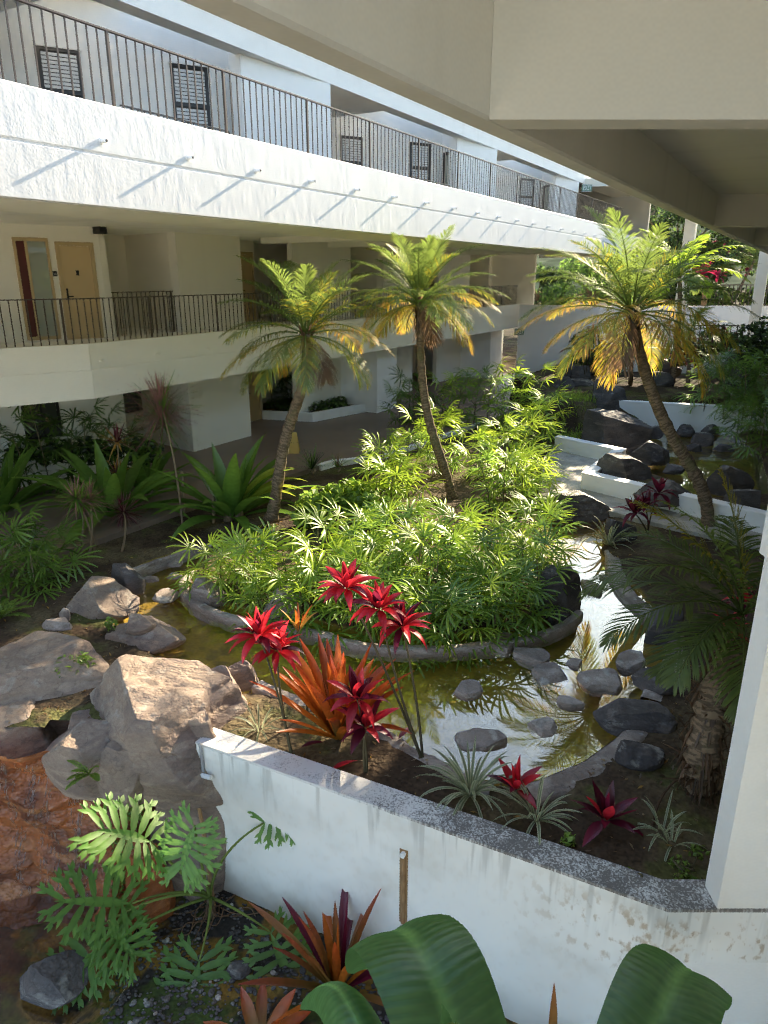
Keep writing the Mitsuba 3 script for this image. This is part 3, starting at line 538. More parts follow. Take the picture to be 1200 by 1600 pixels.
# EXIT signs
def exit_sign(u, d, z, rot, h, label):
    k = thing('exit_sign', label, 'sign')
    e3 = math.cos(rot) * np.array([1.0, 0, 0]) + math.sin(rot) * np.array([0, 1.0, 0]); n3 = np.array([math.sin(rot), -math.cos(rot), 0]); o = V(u, d, z)
    bx = lambda a, b, c0, c1, t0, t1: trimesh.Trimesh([o + e3 * x + n3 * y + np.array([0, 0, zz]) for x in (a, b) for y in (t1, t0) for zz in (c0, c1)], BOXF, process=False)
    part(k, 'panel', bx(-h * 1.25, h * 1.25, -h * .75, h * .75, -.03, .03), 'exit_green')
    part(k, 'frame', join(bx(-h * 1.3, h * 1.3, h * .752, h * .85, -.04, .04), bx(-h * 1.3, h * 1.3, -h * .85, -h * .752, -.04, .04)), 'slat_white')
    tx = meshkit.text_mesh('EXIT', h, .004, bold=True); v = np.array(tx.vertices); w = v[:, 0].max(); s = 2.2 * h / w
    tx.vertices = o + n3 * .031 + (v[:, :1] * s - 1.1 * h) * e3 + (v[:, 1:2] - h / 2) * [0, 0, 1.0] + v[:, 2:] * n3
    part(k, 'lettering', tx, 'slat_white')
exit_sign(39.55, 11.0, 9.3, 0.0, .20, 'green EXIT sign hanging from the roof beam at the far end of the upper walkway')
exit_sign(36.0, 12.9, 2.3, 0.2, .20, 'green EXIT sign under the far end of the middle walkway')
fs = thing('floor_sign', 'yellow folding caution floor sign standing behind the left palm trunk', 'sign')
sp = np.array((-2.682, 20.725, 0))
for s in (-1, 1):
    v = np.array([(-.16, -.02 * 1, 0), (.16, -.02, 0), (.09, -.02, .62), (-.09, -.02, .62), (-.16, 0, 0), (.16, 0, 0), (.09, 0, .62), (-.09, 0, .62)])
    v[:, 1] += s * .14 * (1 - v[:, 2] / .62)
    part(fs, 'panel', trimesh.Trimesh(v + sp, quads([[0, 1, 2, 3], [5, 4, 7, 6], [4, 0, 3, 7], [1, 5, 6, 2], [3, 2, 6, 7], [4, 5, 1, 0]]), process=False), 'sign_yellow')
tx = meshkit.text_mesh('CAUTION', .04, .002); v = np.array(tx.vertices); v[:, 0] -= v[:, 0].mean(); tx.vertices = sp + np.stack([v[:, 0] * .9, -.161 + .235 * (v[:, 1] + .3) - v[:, 2], v[:, 1] + .3], 1)
part(fs, 'lettering', tx, 'sign_text')

# ------------------------------------------------------------------ rocks
def boulder(w, dp, h, seed, facets=9, rough=0.10, sub=4, flat=0.75, low=0.35):
    """A boulder about w x dp x h: a ball cut by random planes, then worn; its foot is sunk by low * h."""
    rng = np.random.default_rng(seed)
    m = trimesh.creation.icosphere(sub); v = np.array(m.vertices)
    n = rng.normal(size=(facets, 3)); n[:, 2] = np.abs(n[:, 2]) * 0.7; n /= np.linalg.norm(n, axis=1, keepdims=True)
    n = np.vstack([n, [[0, 0, 1.0]]]); c = np.append(rng.uniform(0.50, 0.82, facets), flat)
    for k in range(len(n)):
        s = v @ n[k]; over = np.clip(s - c[k], 0, None); v = v - n[k] * (over * 0.985)[:, None]
    v[:, 2] = np.where(v[:, 2] < -0.5, -0.5 - (v[:, 2] + 0.5) * -0.3, v[:, 2])
    u = v / np.linalg.norm(v, axis=1, keepdims=True)
    v = v * (1 + rough * 1.3 * (meshkit.fbm(u * 1.6 + seed * 7.3, 3, seed) - 0.5)[:, None] + rough * 1.0 * (meshkit.fbm(v * [3.5, 3.5, 8] + seed, 4, seed + 1) - 0.5)[:, None])
    ridge = np.abs(meshkit.fbm(v * [2.2, 2.2, 3.5] + seed * 3.1, 3, seed + 5) - 0.5)
    v -= u * (np.clip(0.05 - ridge, 0, 1) * rough * 7)[:, None] * 0.5
    lo, hi = v.min(0), v.max(0)
    v = (v - (lo + hi) / 2) / (hi - lo)
    v[:, 2] = (v[:, 2] + 0.5) * (1 + low) - low
    return trimesh.Trimesh(v * [w, dp, h], m.faces, process=False)
def rock(r, label, mat='rock_dark', seed=1, group=None, rot=0.0, key='boulder', dz=0.0, cat='rock', kw={}):
    x, y, z, w, dp, h = r
    m = boulder(w, dp, h, seed, **kw); a = rot; v = np.array(m.vertices)
    m.vertices = np.stack([v[:, 0] * math.cos(a) - v[:, 1] * math.sin(a), v[:, 0] * math.sin(a) + v[:, 1] * math.cos(a), v[:, 2]], 1) + [x, y, z + dz]
    return single(key, label, cat, m, mat, smooth=24, group=group)
# the sunlit rocks at the head of the waterfall
rock((-2.72, 7.52, -0.35, 2.85, 1.85, 0.74), 'big flat-topped sunlit boulder at the head of the waterfall', 'rock_tan', 11, rot=-0.30, kw=dict(flat=.5, sub=5, facets=12, rough=.09, low=.8))
rock((-2.32, 7.08, -1.1, 1.15, 1.15, 1.36), 'tall boulder with a sunlit face, leaning against the end of the planter wall', 'rock_tan', 23, rot=0.2, kw=dict(flat=.8, sub=5, facets=9, low=.9))
rock((-2.95, 6.72, -0.55, 0.62, 0.55, 0.56), 'square-cut block of rock jutting out above the waterfall', 'rock_tan', 31, rot=0.25, kw=dict(flat=.55, facets=14, low=.3))
rock((-4.75, 8.55, -0.30, 2.2, 2.2, 0.55), 'wide flat tan rock at the left edge, a loose stone on top', 'rock_tan', 8, rot=0.3, kw=dict(flat=.45, sub=5, facets=10, low=.8))
rock((-4.75, 7.45, -0.75, 1.7, 1.2, 0.72), 'tan rock shelf over the waterfall at the left edge', 'rock_tan', 17, kw=dict(flat=.6, low=.3))
rock((-4.634, 10.438, -0.1, 1.278, 1.023, 0.464), 'peaked tan boulder by the narrow end of the pond', 'rock_tan', 5, kw=dict(flat=.95, facets=8))
rock((-4.404, 11.189, -0.1, 0.618, 0.494, 0.463), 'small dark boulder behind the peaked tan one', 'rock_dark', 6)
rock((-3.544, 9.457, -0.15, 1.181, 0.851, 0.26), 'rounded tan boulder in front of the golden shallows', 'rock_tan', 9, kw=dict(flat=.7))
rock((-3.607, 9.439, -0.05, 0.468, 0.375, 0.244), 'fist of rock set into the rounded tan boulder', 'rock_tan', 14, dz=.12, kw=dict(flat=.8))
rock((-4.748, 9.249, 0.18, 0.459, 0.261, 0.101), 'loose flat stone lying on the wide tan rock', 'rock_pale', 3, key='stone', kw=dict(sub=3, flat=.5))
rock((-4.718, 9.486, 0.2, 0.151, 0.121, 0.182), 'small upright grey stone on the wide tan rock', 'rock_pale', 4, key='stone', kw=dict(sub=3))
rock((-1.909, 8.27, -0.12, 0.461, 0.369, 0.293), 'tan rock at the water behind the left red plant', 'rock_tan', 19)
rock((-2.031, 7.687, -0.1, 0.703, 0.562, 0.467), 'rounded shoulder of tan rock above the corner of the planter wall', 'rock_tan', 26, kw=dict(flat=.8))
rock((-3.708, 11.046, -0.16, 0.439, 0.527, 0.064), 'flat pale stepping stone in the golden shallows', 'rock_pale', 41, key='stepping_stone', cat='stone', dz=-.03, kw=dict(sub=3, flat=.35))
for i, (r, s) in enumerate((((-3.952, 12.4, -0.16, 0.287, 0.25, 0.051), 42), ((-3.782, 11.826, -0.16, 0.299, 0.224, 0.052), 43), ((-4.203, 11.677, -0.16, 0.353, 0.208, 0.057), 44))):
    rock(r, ('small flat stone farthest up the left stream', 'small flat stone just behind the pale stepping stone', 'thin flat stone against the dark boulder in the left stream')[i], 'rock_pale', s, key='stepping_stone', cat='stone', kw=dict(sub=3, flat=.3))
rock((-2.971, 10.834, -0.12, 0.684, 0.547, 0.378), 'pale rock at the left tip of the palm island', 'rock_pale', 45)
for r, s, l in (((1.707, 9.353, -0.16, 0.575, 0.467, 0.077), 51, 'flat stepping stone touching the island kerb'), ((2.121, 8.947, -0.16, 0.499, 0.511, 0.07), 52, 'pinkish flat stepping stone second from the island kerb'),
                ((2.257, 8.47, -0.16, 0.5, 0.6, 0.07), 53, 'wet dark stepping stone in the middle of the row'), ((2.907, 8.344, -0.16, 0.611, 0.589, 0.08), 54, 'largest flat grey stepping stone, in front of the dark wet one'),
                ((3.489, 8.818, -0.16, 0.638, 0.384, 0.08), 55, 'flat stepping stone nearest the right bank'), ((1.107, 8.13, -0.16, 0.397, 0.392, 0.061), 56, 'lone flat stone in the brown water left of the stepping stones'),
                ((2.678, 8.78, -0.16, 0.24, 0.234, 0.047), 57, 'smallest stone among the stepping stones'), ((2.371, 7.811, -0.16, 0.355, 0.205, 0.057), 58, 'low stone just awash in front of the largest stepping stone'),
                ((1.933, 7.297, -0.16, 0.332, 0.387, 0.055), 59, 'small dark stone in the water near the front kerb'), ((1.131, 7.057, -0.16, 0.522, 0.622, 0.072), 60, 'big pale round stone at the front kerb behind the striped grass'),
                ((3.588, 11.298, -0.16, 0.572, 0.315, 0.077), 61, 'long thin stone at the water line off the island tip'), ((3.998, 11.706, -0.16, 0.274, 0.151, 0.05), 62, 'sliver of stone in the bright reflection'),
                ((0.563, 11.57, -0.16, 0.225, 0.27, 0.045), 63, 'little stone hidden at the island foot')):
    rock(r, l, 'rock_pale', s, key='stepping_stone', cat='stone', dz=0.0, rot=s * .7, kw=dict(sub=4 if s < 57 or s == 60 else 3, flat=.22 if s not in (53, 60) else .45, facets=5, rough=.13, low=1.6))
rock((2.799, 10.384, -0.14, 0.788, 0.63, 0.767), 'smooth dark rock at the right tip of the island', 'rock_dark', 71, kw=dict(flat=.6, rough=.07))
rock((4.468, 15.319, -0.1, 1.358, 1.086, 0.464), 'dark boulder beside the pale path, at the top of the pond', 'rock_dark', 72, kw=dict(facets=10, flat=.8, low=.3))
rock((4.782, 13.588, -0.1, 0.72, 0.576, 0.468), 'dark stone on the right bank below the maroon plant', 'rock_dark', 73)
rock((3.008, 7.357, -0.1, 0.94, 0.731, 0.207), 'large dark boulder on the right bank beside the shaggy trunk', 'rock_dark', 74, kw=dict(facets=10, flat=.75))
rock((2.81, 6.568, -0.06, 0.551, 0.441, 0.213), 'brownish pyramid-shaped stone in front of the large dark boulder', 'rock_dark', 75, kw=dict(flat=.95, facets=7))
rock((3.585, 8.08, -0.05, 0.652, 0.521, 0.197), 'dark rock under the drooping fronds on the right bank', 'rock_dark', 76)
rock((4.145, 9.489, -0.05, 0.609, 0.487, 0.481), 'dark rock on the right bank where the water is brightest', 'rock_dark', 77)
rock((0.763, 10.234, -0.05, 0.723, 0.399, 0.159), 'dark rock among the stems at the front of the island', 'rock_dark', 78)
rock((-1.632, 10.283, -0.08, 0.653, 0.522, 0.411), 'grey rock under the lime fans at the front of the island', 'rock_pale', 79)
# the rockery by the far pond
rock((7.113, 21.46, 0.1, 2.065, 1.652, 1.063), 'largest dark boulder of the far rockery, cracked down its left side', 'rock_dark', 81, kw=dict(facets=9, flat=.72, low=.2))
rock((7.748, 24.473, 0.6, 1.393, 1.114, 1.19), 'upright dark boulder on the upper step of the far rockery', 'rock_dark', 82, kw=dict(flat=.9, low=.5), dz=-.1)
rock((7.067, 26.345, 0.15, 1.571, 1.256, 0.813), 'rust brown ledge where the far cascade drops', 'rock_red', 83, kw=dict(flat=.5, low=.4))
rock((6.94, 27.609, 0.5, 1.105, 0.884, 0.85), 'dark rock left of the far cascade', 'rock_dark', 84, kw=dict(low=.5))
rock((7.733, 28.069, 0.9, 1.167, 0.933, 0.263), 'flat stone lip of the far cascade', 'rock_dark', 85, kw=dict(flat=.4))
rock((6.06, 17.177, 0.25, 1.329, 1.063, 0.543), 'dark boulder at the bend of the low white wall', 'rock_dark', 86, kw=dict(flat=.75))
rock((7.352, 19.036, 0.25, 1.243, 0.994, 0.494), 'dark boulder behind the one at the wall bend', 'rock_dark', 87)
rock((6.256, 15.306, 0.25, 1.265, 1.012, 0.385), 'flat dark rock beside the right palm trunk', 'rock_dark', 88, kw=dict(flat=.5))
rock((8.155, 16.23, 0.25, 1.117, 0.894, 0.556), 'dark rock in the corner of the far pond, right of the palm trunk', 'rock_dark', 89)
rock((7.752, 14.608, 0.25, 0.816, 0.653, 0.428), 'dark rock inside the low white wall at the right edge', 'rock_dark', 90)
rock((9.864, 24.295, 0.2, 1.853, 0.926, 0.408), 'long pale-topped ledge at the back of the far pond', 'rock_pale', 91, kw=dict(flat=.4))
rock((6.796, 24.484, 0.05, 1.215, 0.677, 0.267), 'low dark stone below the far cascade', 'rock_dark', 92)
FAR = [(7.669, 30.176, 1, 0.934, 0.747, 0.707), (9.023, 31.447, 1.1, 0.833, 0.666, 0.616), (8.166, 29.735, 1, 0.79, 0.632, 0.499), (10.009, 32.464, 1.2, 0.858, 0.686, 0.696), (10.784, 28.086, 1, 1.24, 0.992, 0.458), (9.787, 22.689, 0.15, 0.618, 0.495, 0.315), (9.861, 21.559, 0.12, 0.687, 0.549, 0.317), (9.215, 20.638, 0.12, 0.473, 0.378, 0.182), (10.786, 23.088, 0.15, 0.628, 0.503, 0.236),
       (7.59, 17.986, 0.15, 0.581, 0.465, 0.183), (10.113, 20.672, 0.12, 0.567, 0.454, 0.164), (8.633, 22.356, 0.18, 0.609, 0.488, 0.31), (9.002, 21.669, 0.15, 0.376, 0.301, 0.216), (13.817, 28.135, 1.3, 1.48, 1.184, 0.961), (11.645, 29.787, 1.2, 1.308, 1.047, 0.577)]
FAR_WHERE = ('left of the far cascade, highest one', 'on the soil tier behind the upright boulder', 'just above the rust brown ledge', 'by the far end wall, beside the upright boulder', 'on the far soil tier under the right palm crown',
             'at the back of the far pond, right of the palm trunk', 'at the far pond edge under the dark lady palms', 'half awash in the middle of the far pond', 'behind the others at the back of the far pond', 'at the front of the far pond, beside the palm trunk',
             'half awash at the right side of the far pond', 'under the white retaining wall, left of the palm trunk', 'small, between the palm trunk and the pale ledge', 'big, on the far tier at the right edge', 'farthest back, against the far fence wall')
for i, r in enumerate(FAR):
    rock(r, 'dark lava rock ' + FAR_WHERE[i], 'rock_dark', 100 + i, group='loose rocks of the far rockery', key='lava_rock', kw=dict(sub=3, flat=.7))
# the waterfall face
ny, nz = 90, 80
su, sv = np.meshgrid(np.linspace(0, 1, ny), np.linspace(0, 1, nz), indexing='ij')
wx, wz = -5.9 + 3.15 * su, -2.4 + 2.25 * sv
q = np.stack([wx, wz * 1.7 + 0.35 * wx, 0 * wx], -1)
wy = 6.95 - 0.40 * (1 - sv) ** 1.4 + 0.55 * np.clip((su - .86) / .14, 0, 1) ** 2 + 0.62 * (meshkit.fbm(q * 1.1 + 3, 3, 7) - 0.5) - 0.16 * np.floor(meshkit.fbm(q * [1.3, 3.2, 1], 2, 8) * 5) / 5 + 0.10 * (meshkit.fbm(q * 5, 4, 9) - 0.5)
fi, fj = np.meshgrid(np.arange(ny - 1), np.arange(nz - 1), indexing='ij')
fm = trimesh.Trimesh(np.stack([wx, wy, wz], -1).reshape(-1, 3), quads(np.stack([fi * nz + fj, (fi + 1) * nz + fj, (fi + 1) * nz + fj + 1, fi * nz + fj + 1], -1).reshape(-1, 4)), process=False)
wf = thing('waterfall', 'rust red wet rock face with thin streams of water, at the left edge', 'waterfall')
part(wf, 'rock_face', fm, 'rock_red', smooth=True)
def face_y(x, z):
    a = np.clip((x + 5.9) / 3.15 * (ny - 1), 0, ny - 1).astype(int); b = np.clip((z + 2.4) / 2.25 * (nz - 1), 0, nz - 1).astype(int)
    return wy[a, b]
rng = np.random.default_rng(77); mb = MB()
for i in range(420):          # broken glints of falling water
    x0 = (-4.05, -3.86, -4.35, -3.55)[i % 4] + rng.normal(0, .045); z0 = rng.uniform(-2.05, -.25); l = rng.uniform(.02, .10)
    zz = np.linspace(z0, z0 - l, 3); yy = np.array([float(face_y(x0, max(z, -2.35))) for z in zz]) - .012
    mb.add(*tube(np.stack([x0 + rng.normal(0, .006, 3), yy, zz], 1), rng.uniform(.0015, .005), 4))
put(wf, 'falling_water', mb, 'fall_water', kind='stuff', label='thin white trickles of falling water')
rock((-3.5, 7.45, -0.55, 0.9, 0.8, 0.55), 'tan rock filling the gap behind the square-cut block', 'rock_tan', 130)
rock((-3.40, 6.98, -0.62, 1.25, 0.85, 0.66), 'front slab of tan rock overhanging the rust red face', 'rock_tan', 131, rot=-.15, kw=dict(flat=.5, facets=11, low=.25))
rock((-3.467, 5.516, -2, 0.739, 0.591, 0.206), 'big grey-brown boulder in the shade at the lower left, by the pool', 'rock_dark', 121, kw=dict(flat=.85, rough=.07, sub=5))
rock((-2.75, 6.45, -2.0, 0.6, 0.6, 0.9), 'mossy brown rock at the foot of the tall boulder', 'rock_red', 122, kw=dict(flat=.9, low=.2))
rock((-3.05, 6.15, -2.0, 0.5, 0.45, 0.35), 'low brown rock between the pool and the mossy rock', 'rock_red', 123)
for r, s, l in (((0.4, 6.102, -2, 0.228, 0.183, 0.061), 124, 'dark stone against the foot of the planter wall'), ((-1.538, 5.619, -2, 0.282, 0.208, 0.062), 125, 'dark stone beside the split-leaf plant stem')):
    rock(r, l, 'rock_dark', s, key='stone', cat='stone', kw=dict(sub=3))
# pebbles on the lower ground: the nearest one by one, the rest as stuff
rng = np.random.default_rng(5)
PEB = []
for s in range(5):
    m = trimesh.creation.icosphere(2); v = np.array(m.vertices); v *= 1 + .25 * (meshkit.fbm(v * 1.3 + s * 9, 2, s)[:, None] - .5); m.vertices = v * [1, .8, .55]
    PEB.append(mikit.ply(m, 'rock_dark' if s < 4 else 'rock_pale', smooth=True))
def pebble_spot():
    while True:
        x, y = rng.uniform(-3.4, 1.2), rng.uniform(4.2, 6.9)
        if y < 6.75 - .496 * (x + 2.13) - .02 and math.hypot((x + 4.2) / 1.3, (y - 5.7) / 1.25) > 1.0 and meshkit.fbm(np.array([[x * 1.6, y * 1.6, 4]]), 3, 12)[0] > .42: return x, y
for i in range(290):
    x, y = pebble_spot(); s = rng.uniform(.020, .045)
    scene[numbered('lower_ground__pebble')] = {**PEB[i % 5], 'to_world': T().translate([x, y, lz(x, y) + s * .25]) @ T().rotate([0, 0, 1], rng.uniform(0, 360)) @ T().scale(float(s))}
mb = MB(); ico = trimesh.creation.icosphere(1)
for i in range(2600):
    x, y = pebble_spot(); s = rng.uniform(.008, .026); mb.add(ico.vertices * [s, s * .8, s * .6] + [x, y, lz(x, y) + s * .2], ico.faces)
k = numbered('lower_ground__gravel'); scene[k] = mikit.ply(mb.mesh(), 'rock_dark', smooth=True); labels[k] = {'kind': 'stuff', 'label': 'fine dark gravel'}

# pipes
pp = thing('conduit_pipe', 'thin grey conduit running down the left end of the planter wall', 'pipe')
c0 = np.array([-2.06, 6.735])
part(pp, 'pipe', tube_mesh([(*c0, -2.1), (*c0, -.6), (*(c0 + [.0, .0]), -.02), (*(c0 + [-.02, .02]), .02)], .017, 10), 'metal_grey', smooth=40)
part(pp, 'clamp', tube_mesh([(c0[0] - .13, c0[1] + .03, -.36), (c0[0] - .02, c0[1] - .03, -.37), (c0[0] + .11, c0[1] - .09, -.36)], .028, 10), 'pipe_white', smooth=40, label='short white pipe elbow clamped across the conduit')
single('bamboo_stake', 'brown bamboo stake leaning at the corner of the planter wall', 'stake', tube_mesh([(-2.0, 6.45, -2.05), (-2.08, 6.60, -1.0), (-2.2, 6.74, -.27)], [.028, .024, .018], 8), 'rust', smooth=40)
rp = thing('drain_pipe', 'rusty stub of pipe let into the face of the planter wall', 'pipe')
wl = lambda t: np.array([-2.13, 6.80]) + np.array([4.50, -2.23]) / 5.022 * t; wn = np.array([-2.23, -4.50]) / 5.022
pa = wl(2.60)
part(rp, 'pipe', tube_mesh([(*(pa + wn * .012), -1.35), (*(pa + wn * .012), -.47)], .021, 10), 'rust', smooth=40)
part(rp, 'end_cap', tube_mesh([(*(pa - wn * .0), -.455), (*(pa + wn * .05), -.455)], .027, 10), 'pipe_white', smooth=40)
part(rp, 'groove', trimesh.Trimesh([(*(pa + np.array([4.5, -2.23]) / 5.022 * a + wn * .004), z) for z in (-1.36, -.41) for a in (-.045, .045)], quads([[0, 1, 3, 2]]), process=False), 'rust', label='rust-stained strip behind the pipe')
bl = thing('path_light', 'small black path light standing among the plants by the cascade', 'lamp')
b0 = (5.768, 24.873, 0)
part(bl, 'post', tube_mesh([(b0[0], b0[1], -.1), (b0[0], b0[1], .42)], .05, 10), 'frame_black', smooth=40)
part(bl, 'cap', tube_mesh([(b0[0], b0[1], .46), (b0[0], b0[1], .50), (b0[0], b0[1], .53)], [.10, .10, .03], 12), 'frame_black', smooth=40)
part(bl, 'lens', tube_mesh([(b0[0], b0[1], .421), (b0[0], b0[1], .459)], .045, 10), 'slat_white', smooth=40)

# ------------------------------------------------------------------ leaves
def prof(kind, s):
    if kind == 'lance': return np.clip(np.sin(PI * np.clip(s, 0, 1) ** 0.75), 0.02, 1) ** 0.9 * (0.10 + 0.90 * np.clip(s * 5, 0, 1)) + .02
    if kind == 'strap': return np.clip((1 - s) * 3.2, 0.03, 1) ** 0.7 * (0.75 + 0.25 * np.clip(s * 4, 0, 1))
    if kind == 'blunt': return np.clip((1 - s) * 7, 0.25, 1) ** 0.6 * (0.35 + 0.65 * np.clip(s * 2.2, 0, 1))
    return np.clip(1 - s, .02, 1) ** 0.6
def blade(L, w, elev, bend, n=7, fold=0.3, kind='lance', row='palm', t=(0.1, 0.8), across=False, bright=1.0, twist=0.0, power=1.4):
    s = np.linspace(0, 1, n); a = elev - bend * s ** power; ds = L / (n - 1)
    x = np.concatenate([[0], np.cumsum(np.cos((a[1:] + a[:-1]) / 2) * ds)]); z = np.concatenate([[0], np.cumsum(np.sin((a[1:] + a[:-1]) / 2) * ds)])
    hw = w * prof(kind, s); tw = twist * s
    nx, nz = -np.sin(a), np.cos(a)
    v = np.empty((n, 3, 3))
    for k, side in enumerate((-1, 0, 1)):
        up = hw * (abs(side) * fold * np.cos(tw) + side * np.sin(tw))
        v[:, k, 0] = x + nx * up; v[:, k, 1] = side * hw * np.cos(tw); v[:, k, 2] = z + nz * up
    i, j = np.meshgrid(np.arange(n - 1), (0, 1), indexing='ij')
    q = np.stack([i * 3 + j, (i + 1) * 3 + j, (i + 1) * 3 + j + 1, i * 3 + j + 1], -1).reshape(-1, 4)
    tt = (np.array([.97, .03, .97])[None] * np.ones((n, 1))) if across else (t[0] + (t[1] - t[0]) * s)[:, None] * np.ones((1, 3))
    br = bright * (np.ones((n, 1)) * np.array([1, 1.12, 1])[None])
    return v.reshape(-1, 3), quads(q), np.stack([ROW[row] + np.clip(tt, .02, .98).ravel(), br.ravel()], 1)
def turn(m, az, o, tilt=0.0):
    v, f, uv = m; c, s = math.cos(az), math.sin(az)
    return np.stack([v[:, 0] * c - v[:, 1] * s, v[:, 0] * s + v[:, 1] * c, v[:, 2]], 1) + o, f, uv
def leaf_mesh(m): return trimesh.Trimesh(m[0], m[1], process=False)
def leaf_part(parent, m, name='leaf', bsdf='leaf', **k): return part(parent, name, leaf_mesh(m), bsdf, smooth=True, uv=m[2], **k)
GA = 2.39996
def rosette(parent, c, n, L, w, e=(1.45, 0.1), b=(0.2, 1.0), rows=('palm',), seed=1, kind='lance', fold=.3, nseg=7, t=(.1, .8), across=False, bsdf='leaf', joined=False, az0=0, azr=None, bright=(.75, 1.2), core=.02, power=1.4):
    rng = np.random.default_rng(seed); mb = MB()
    for i in range(n):
        q = i / max(1, n - 1); az = az0 + (GA * i if azr is None else rng.uniform(*azr)) + rng.normal(0, .15)
        l = L * rng.uniform(.8, 1.1) * (0.75 + 0.25 * min(1, q * 3)); el = e[0] + (e[1] - e[0]) * q + rng.normal(0, .10); be = b[0] + (b[1] - b[0]) * q + rng.normal(0, .12)
        r = rows[int(rng.integers(len(rows)))]
        m = turn(blade(l, w * rng.uniform(.85, 1.15), el, be, nseg, fold, kind, r, (t[0], t[1]) if rng.random() < .6 else (t[0] * .5, t[1] * .7), across, rng.uniform(*bright), rng.normal(0, .35), power), az,
                 np.asarray(c) + [math.cos(az) * core, math.sin(az) * core, -0.05 * q * L * .5])
        if joined: mb.add(*m)
        else: leaf_part(parent, m, bsdf=bsdf)
    if joined: put(parent, 'leaves', mb, bsdf, kind='stuff')
def frond_mesh(L, elev, bend, nl, ll, lw, row, rng, vee=.35, droop=.5, t=(.1, .7), bright=1.0, base=.16, twist=0.0, sweep=(1.25, .45), row2=None, seg=16):
    """A feather leaf along +x: a bending midrib with two ranks of leaflets. Returns leaflets and midrib, each (v, f, uv)."""
    s = np.linspace(0, 1, seg); a = elev - bend * s ** 1.25; ds = L / (seg - 1)
    px_ = np.concatenate([[0], np.cumsum(np.cos((a[1:] + a[:-1]) / 2) * ds)]); pz = np.concatenate([[0], np.cumsum(np.sin((a[1:] + a[:-1]) / 2) * ds)])
    side_off = twist * s ** 2 * L
    P = np.stack([px_, side_off, pz], 1)
    k = np.linspace(base, .985, nl); r = lambda arr: np.interp(k, s, arr)
    o = np.stack([r(P[:, 0]), r(P[:, 1]), r(P[:, 2])], 1); ak = r(a)
    tan = np.stack([np.cos(ak), 0 * ak, np.sin(ak)], 1); nor = np.stack([-np.sin(ak), 0 * ak, np.cos(ak)], 1)
    ln = ll * np.clip(np.sin(PI * np.clip((k - base) / (1 - base) * .86 + .12, 0, 1)), .15, 1) ** .7
    mb = MB()
    for sd in (-1, 1):
        sw = sweep[0] + (sweep[1] - sweep[0]) * k + rng.normal(0, .07, nl); ve = vee + rng.normal(0, .10, nl)
        d = tan * np.cos(sw)[:, None] + (np.array([0, sd, 0]) * np.cos(ve)[:, None] + nor * np.sin(ve)[:, None]) * np.sin(sw)[:, None]
        l = ln * rng.uniform(.88, 1.1, nl); g = np.array([0, 0, -1.0])
        wd = np.cross(d, nor); wd /= np.linalg.norm(wd, axis=1, keepdims=True) + 1e-9; wd = wd * (lw * rng.uniform(.8, 1.2, nl))[:, None]
        dr_ = droop * rng.uniform(.7, 1.3, nl)
        m1 = o + d * (l * .45)[:, None] + g * (dr_ * l * .10)[:, None]; m2 = o + d * (l * .78)[:, None] + g * (dr_ * l * .34)[:, None]; m3 = o + d * (l * .97)[:, None] + g * (dr_ * l * .62)[:, None]
        v = np.stack([o - wd * .4, o + wd * .4, m1 - wd, m1 + wd, m2 - wd * .7, m2 + wd * .7, m3], 1)
        b0 = np.arange(nl)[:, None] * 7
        f = np.concatenate([b0 + np.array(x) for x in ([0, 1, 3], [0, 3, 2], [2, 3, 5], [2, 5, 4], [4, 5, 6])], 0)
        rr = np.full(nl, float(ROW[row]))
        if row2: rr[rng.random(nl) < .35] = ROW[row2]
        tt = t[0] + (t[1] - t[0]) * np.array([0, 0, .35, .35, .75, .75, 1.0])
        uv = np.stack([rr[:, None] + np.clip(tt[None] + rng.normal(0, .06, (nl, 1)), .02, .98), np.broadcast_to(bright * rng.uniform(.85, 1.12, (nl, 1)), (nl, 7))], -1)
        mb.add(v.reshape(-1, 3), f, uv.reshape(-1, 2))
    rib = tube(P, np.linspace(.016, .003, seg) * (L / 2) ** .5, 5, row='stem_green' if row != 'brown' else 'brown', bright=bright * .8)
    mb.add(*rib)
    return mb.get()
def pierces(m):
    d = m[0] @ NX; return bool((((d < 2.25) & (m[0][:, 2] > 5.7)) | ((d > 8.2) & (m[0][:, 2] > 5.75))).any())
